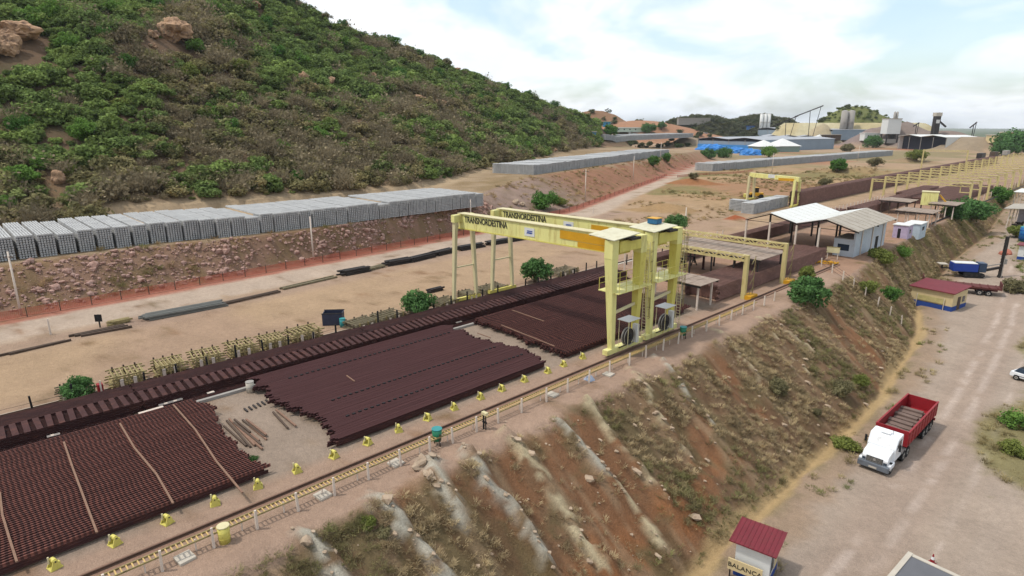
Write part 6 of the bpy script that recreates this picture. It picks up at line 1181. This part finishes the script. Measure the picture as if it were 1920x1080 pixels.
for (x, y, w_, kd, hf, lb, nm, ct) in [(150, 748, 62, 3, .45, 'spreading green shrub behind the left end of the long rail stack', 'shrub', 'shrub'), (782, 588, 80, 3, .4, 'wide green shrub behind the long rail stack left of the cranes', 'shrub', 'shrub'), (1003, 530, 74, 3, .5, 'dense green shrub behind the girders and long rail stack', 'shrub', 'shrub'), (1265, 447, 46, 3, .9, 'small green tree beside the white pole right of the cranes', 'tree', 'tree'),
        (1512, 567, 90, 3, .35, 'large green bush on the embankment edge right of the portals', 'bush', 'bush'), (1458, 738, 50, 4, .35, 'olive bush halfway down the embankment left of the truck', 'bush', 'bush'), (1575, 735, 44, 4, .25, 'pale green bush near the embankment foot behind the truck', 'bush', 'bush'), (1612, 718, 32, 2, .3, 'green bush by the pale ditch behind the truck', 'bush', 'bush'), (1585, 840, 42, 2, .35, 'bright green bush at the ditch beside the truck cab', 'bush', 'bush'), (1530, 775, 22, 4, .3, 'small green cactus like bush at the slope foot', 'bush', 'bush'),
        (690, 985, 40, 2, .35, 'green clump at the crest of the near embankment', 'bush', 'bush'), (720, 1000, 36, 4, .3, 'yellow green grass clump at the near embankment crest', 'bush', 'bush'), (1020, 392, 56, 1, .4, 'green bush at the foot of the grey bank', 'bush', 'bush'), (1050, 385, 30, 2, .4, 'small olive bush right of the one on the grey bank', 'bush', 'bush'), (1225, 312, 28, 1, .5, 'left round bush at the far end of the red bank', 'bush', 'bush'), (1250, 304, 24, 1, .5, 'right round bush at the far end of the red bank', 'bush', 'bush'),
        (1820, 412, 60, 3, .35, 'long green bush on the slope edge below the small canopies', 'bush', 'bush'), (1790, 410, 40, 3, .35, 'green bush left part below the small canopies', 'bush', 'bush'), (1872, 378, 40, 1, .35, 'green bush where the far road passes the portals', 'bush', 'bush'), (1905, 800, 46, 0, .35, 'green bush on the verge at the right edge near the turn', 'bush', 'bush'), (1900, 850, 40, 2, .3, 'olive weeds below the green verge bush at right edge', 'bush', 'bush'), (1905, 548, 40, 4, .3, 'dull brown weeds at the right edge above the parked car', 'bush', 'bush'), (1905, 445, 30, 2, .5, 'olive bush beside the blue tank', 'bush', 'bush'),
        (1570, 322, 34, 1, .45, 'dark green bush above the long rail wall', 'bush', 'bush'), (1640, 312, 26, 4, .4, 'brownish bush right of the dark green one above the rail wall', 'bush', 'bush'), (1718, 300, 30, 2, .4, 'olive bush in front of the dark hangar', 'bush', 'bush'), (1328, 298, 32, 3, .4, 'left round tree before the blue tarpaulins', 'tree', 'tree'), (1357, 296, 32, 3, .4, 'right round tree before the blue tarpaulins', 'tree', 'tree'), (1441, 295, 34, 0, .4, 'bright green tree beside the white tents', 'tree', 'tree'), (1636, 277, 34, 3, .4, 'round green tree between the silos and the hangar', 'tree', 'tree'), (1588, 284, 24, 4, .3, 'dull bush left of the round green tree', 'bush', 'bush'),
        (1510, 520, 40, 2, .3, 'grassy bush above the large green bush', 'bush', 'bush'), (1650, 490, 50, 2, .3, 'yellow green bush on the slope below the annex building', 'bush', 'bush'), (1690, 480, 36, 0, .3, 'green bush on the slope below the lilac hut', 'bush', 'bush'), (1625, 545, 40, 2, .3, 'olive bush beside the timber post fence', 'bush', 'bush'), (1668, 560, 40, 1, .3, 'green bush above the cream hut', 'bush', 'bush'), (1905, 290, 60, 3, .4, 'dark green trees at the far right end of the yard', 'tree', 'tree'), (1880, 292, 40, 3, .4, 'dark green tree left of those at the far right', 'tree', 'tree'), (1145, 258, 34, 1, .5, 'dark tree at the end of the hill by the blue hut', 'tree', 'tree'), (1215, 252, 30, 3, .5, 'dark tree among the distant sleeper stacks', 'tree', 'tree'), (1240, 243, 22, 3, .5, 'small dark tree near the pale green building', 'tree', 'tree'),
        (475, 862, 22, 3, .3, 'green weed tuft at the corner of the nearest rail stack', 'weed', 'weed'), (1300, 335, 20, 4, .4, 'dry bush beside the orange mesh fence', 'bush', 'bush'), (1545, 348, 22, 4, .4, 'dry bush by the grey steel pile', 'bush', 'bush'), (1425, 520, 1, 2, .3, 'tiny weed', 'weed', 'weed')]:
    if w_ < 5: continue
    p = hit(x, y); d = float(np.linalg.norm(p-np.array([0, 0, CAM_H]))); r = w_*d/F_PX/2*1.05
    tree(p, r, r*hf*1.5, kd, lb, ct, nm, squash=.6)
# broken rock along the pale ribs
B = Bulk(); n = 9000; X, Y = rng.uniform(-28, -14, n), rng.uniform(0, 85, n); _, rw, _ = rib_field(X, Y); kp = ((rw > .35)&(rng.random(n) < rw*.4))|((rng.random(n) < .03)&(X > crest(Y)+.6)&(X < toe(Y))); X, Y = X[kp], Y[kp]; Z = terr(X, Y)
for i in range(len(X)):
    r = min(.4, .07*math.exp(random.gauss(.3, .55))); P, F = RV[i % 6]; B.add(P*r*np.array([1.4, .8, .8])+np.array([X[i], Y[i], Z[i]+r*.15]), F)
tag(B.build('rib_rubble', M['rock']), 'broken pale rock lying along the ribs of the near embankment', 'rubble', kind='stuff')
# dry grass
GRASS = variants('grass_tuft', [tuft('grass_blade', LEAF, 46, s) for s in range(3)]+[tuft('grass_low', LEAF, 36, 5+s, .45, .45) for s in range(2)]+[twigs('dry_twig', LEAF, 110, 40, .8, 0)])
def grass(n, xr, yr, dens, name, label, h=(.24, .62), pal=((154, 136, 106), (184, 166, 130), (128, 126, 84))):
    X, Y = rng.uniform(*xr, n), rng.uniform(*yr, n); k = dens(X, Y); X, Y = X[k], Y[k]; m_ = len(X); t = rng.random(m_); col = pick(C(*pal[0], 1.0), C(*pal[1], 1.0), t); gm = fbm(X, Y, .12, 3, 311) > .56; col = np.where(gm[:, None], pick(C(*pal[2], 1.0), C(*pal[0], 1.0), t*.7), col)
    s = rng.uniform(*h, m_); return scatter(name, np.stack([X, Y, terr(X, Y)-.03], 1), rng.random(m_)*6.28, np.stack([s*1.3, s*1.3, s], 1), rng.integers(0, 6, m_), col*(.8+.4*rng.random(m_))[:, None], GRASS, label, 'grass')
def on_slope(X, Y):
    u = (X-crest(Y))/(toe(Y)-crest(Y)); _, rw, _ = rib_field(X, Y); g = fbm(X*.6, Y, .22, 4, 121)
    return (u > .06)&(u < .99)&(rw < .5)&((g < .57)|(rng.random(len(X)) < .2))&(fbm(X, Y, .4, 3, 313)+.35*rng.random(len(X)) > np.where(Y < 30, .47, .57))
grass(46000, (-36, -14), (-2, 235), on_slope, 'dry_grass', 'dry straw coloured grass tufts growing on the near embankment')
def verge(X, Y):
    t_ = toe(Y); xr_ = I(Y, [-50, 40, 75, 110, 160, 240, 400], [30, 9, 3, -6, -19.5, -24, -30]); g = fbm(X, Y, .25, 3, 315)
    return ((X > t_+.8)&(X < t_+4)&(g > .5))|((X > xr_+.5)&(X < xr_+14)&(g > .45)&(Y > 20))|(np.hypot((X+3.2)/4.6, (Y-70)/11) < 1.0)|(np.hypot((X+6.2)/2.6, (Y-103)/7) < 1.0)
grass(11000, (-36, 22), (20, 260), verge, 'verge_grass', 'patchy olive grass on the verges of the dirt road', (.35, .8), ((138, 124, 90), (160, 146, 104), (112, 124, 64)))
def west(X, Y):
    f, e = wfoot(Y), wtop(Y); return (((X < f)&(X > e-1.2)&(fbm(X, Y, .15, 3, 317) > .47))|((X > f+12)&(X < -66)&(Y > 105)&(fbm(X, Y, .06, 3, 319) > .52)))&(rng.random(len(X)) < .8)
grass(16000, (-200, -66), (-8, 300), west, 'bank_grass', 'dry tan grass on the western bank and waste ground', (.5, 1.1), ((150, 128, 98), (176, 152, 112), (118, 116, 72)))
# dark woods on the far hills and distant plain trees
n = 2600; X, Y, S = [], [], []
for m_ in MOUNDS:
    if m_[6] in (C(80, 82, 58), C(120, 128, 76), C(150, 100, 76)):
        k = 700 if m_[6] == C(80, 82, 58) else (500 if m_[6] == C(120, 128, 76) else 160); a = rng.random(k)*6.28; q = np.sqrt(rng.random(k))*.95; c_, s_ = math.cos(m_[4]), math.sin(m_[4]); u, v = np.cos(a)*q*m_[2], np.sin(a)*q*m_[3]; X += list(m_[0]+u*c_-v*s_); Y += list(m_[1]+u*s_+v*c_); S += list(np.full(k, 0 if m_[6] == C(80, 82, 58) else 1))
for k in range(900):
    px_ = random.uniform(1080, 1960); d = random.uniform(560, 1500) if px_ < 1500 else random.uniform(800, 2200); q = far(px_, 300, d); X.append(q[0]); Y.append(q[1]); S.append(2)
X, Y, S = np.array(X), np.array(Y), np.array(S); n = len(X); t = rng.random(n); col = np.where((S == 0)[:, None], pick(C(98, 106, 74), C(124, 124, 90), t), np.where((S == 1)[:, None], pick(C(110, 128, 64), C(140, 148, 86), t), pick(C(78, 92, 56), C(110, 112, 74), t))); s = np.where(S == 1, 2.0, 3.2)*(.6+.9*rng.random(n))
scatter('far_woodland', np.stack([X, Y, terr(X, Y)-.3], 1), rng.random(n)*6.28, np.stack([s*1.2, s*1.2, s], 1), rng.integers(0, 6, n), col, BUSH, 'dark distant woodland on the low hills and plain', 'woodland')
# ------------------------------------------------------------------ haze
hzm = bpy.data.materials.new('haze_air'); hzm.use_nodes = True; nt = hzm.node_tree; nt.nodes.clear(); o_ = nt.nodes.new('ShaderNodeOutputMaterial'); pv = nt.nodes.new('ShaderNodeVolumePrincipled'); pv.inputs['Color'].default_value = (.9, .95, 1.0, 1); pv.inputs['Density'].default_value = 0.00007; pv.inputs['Anisotropy'].default_value = .2; nt.links.new(pv.outputs[0], o_.inputs['Volume'])
tag(MB().box(-9400, 9400, -9400, 12400, -75, 190).build('haze', hzm), 'thin pale haze fading the distant land to blue', 'haze', kind='stuff')
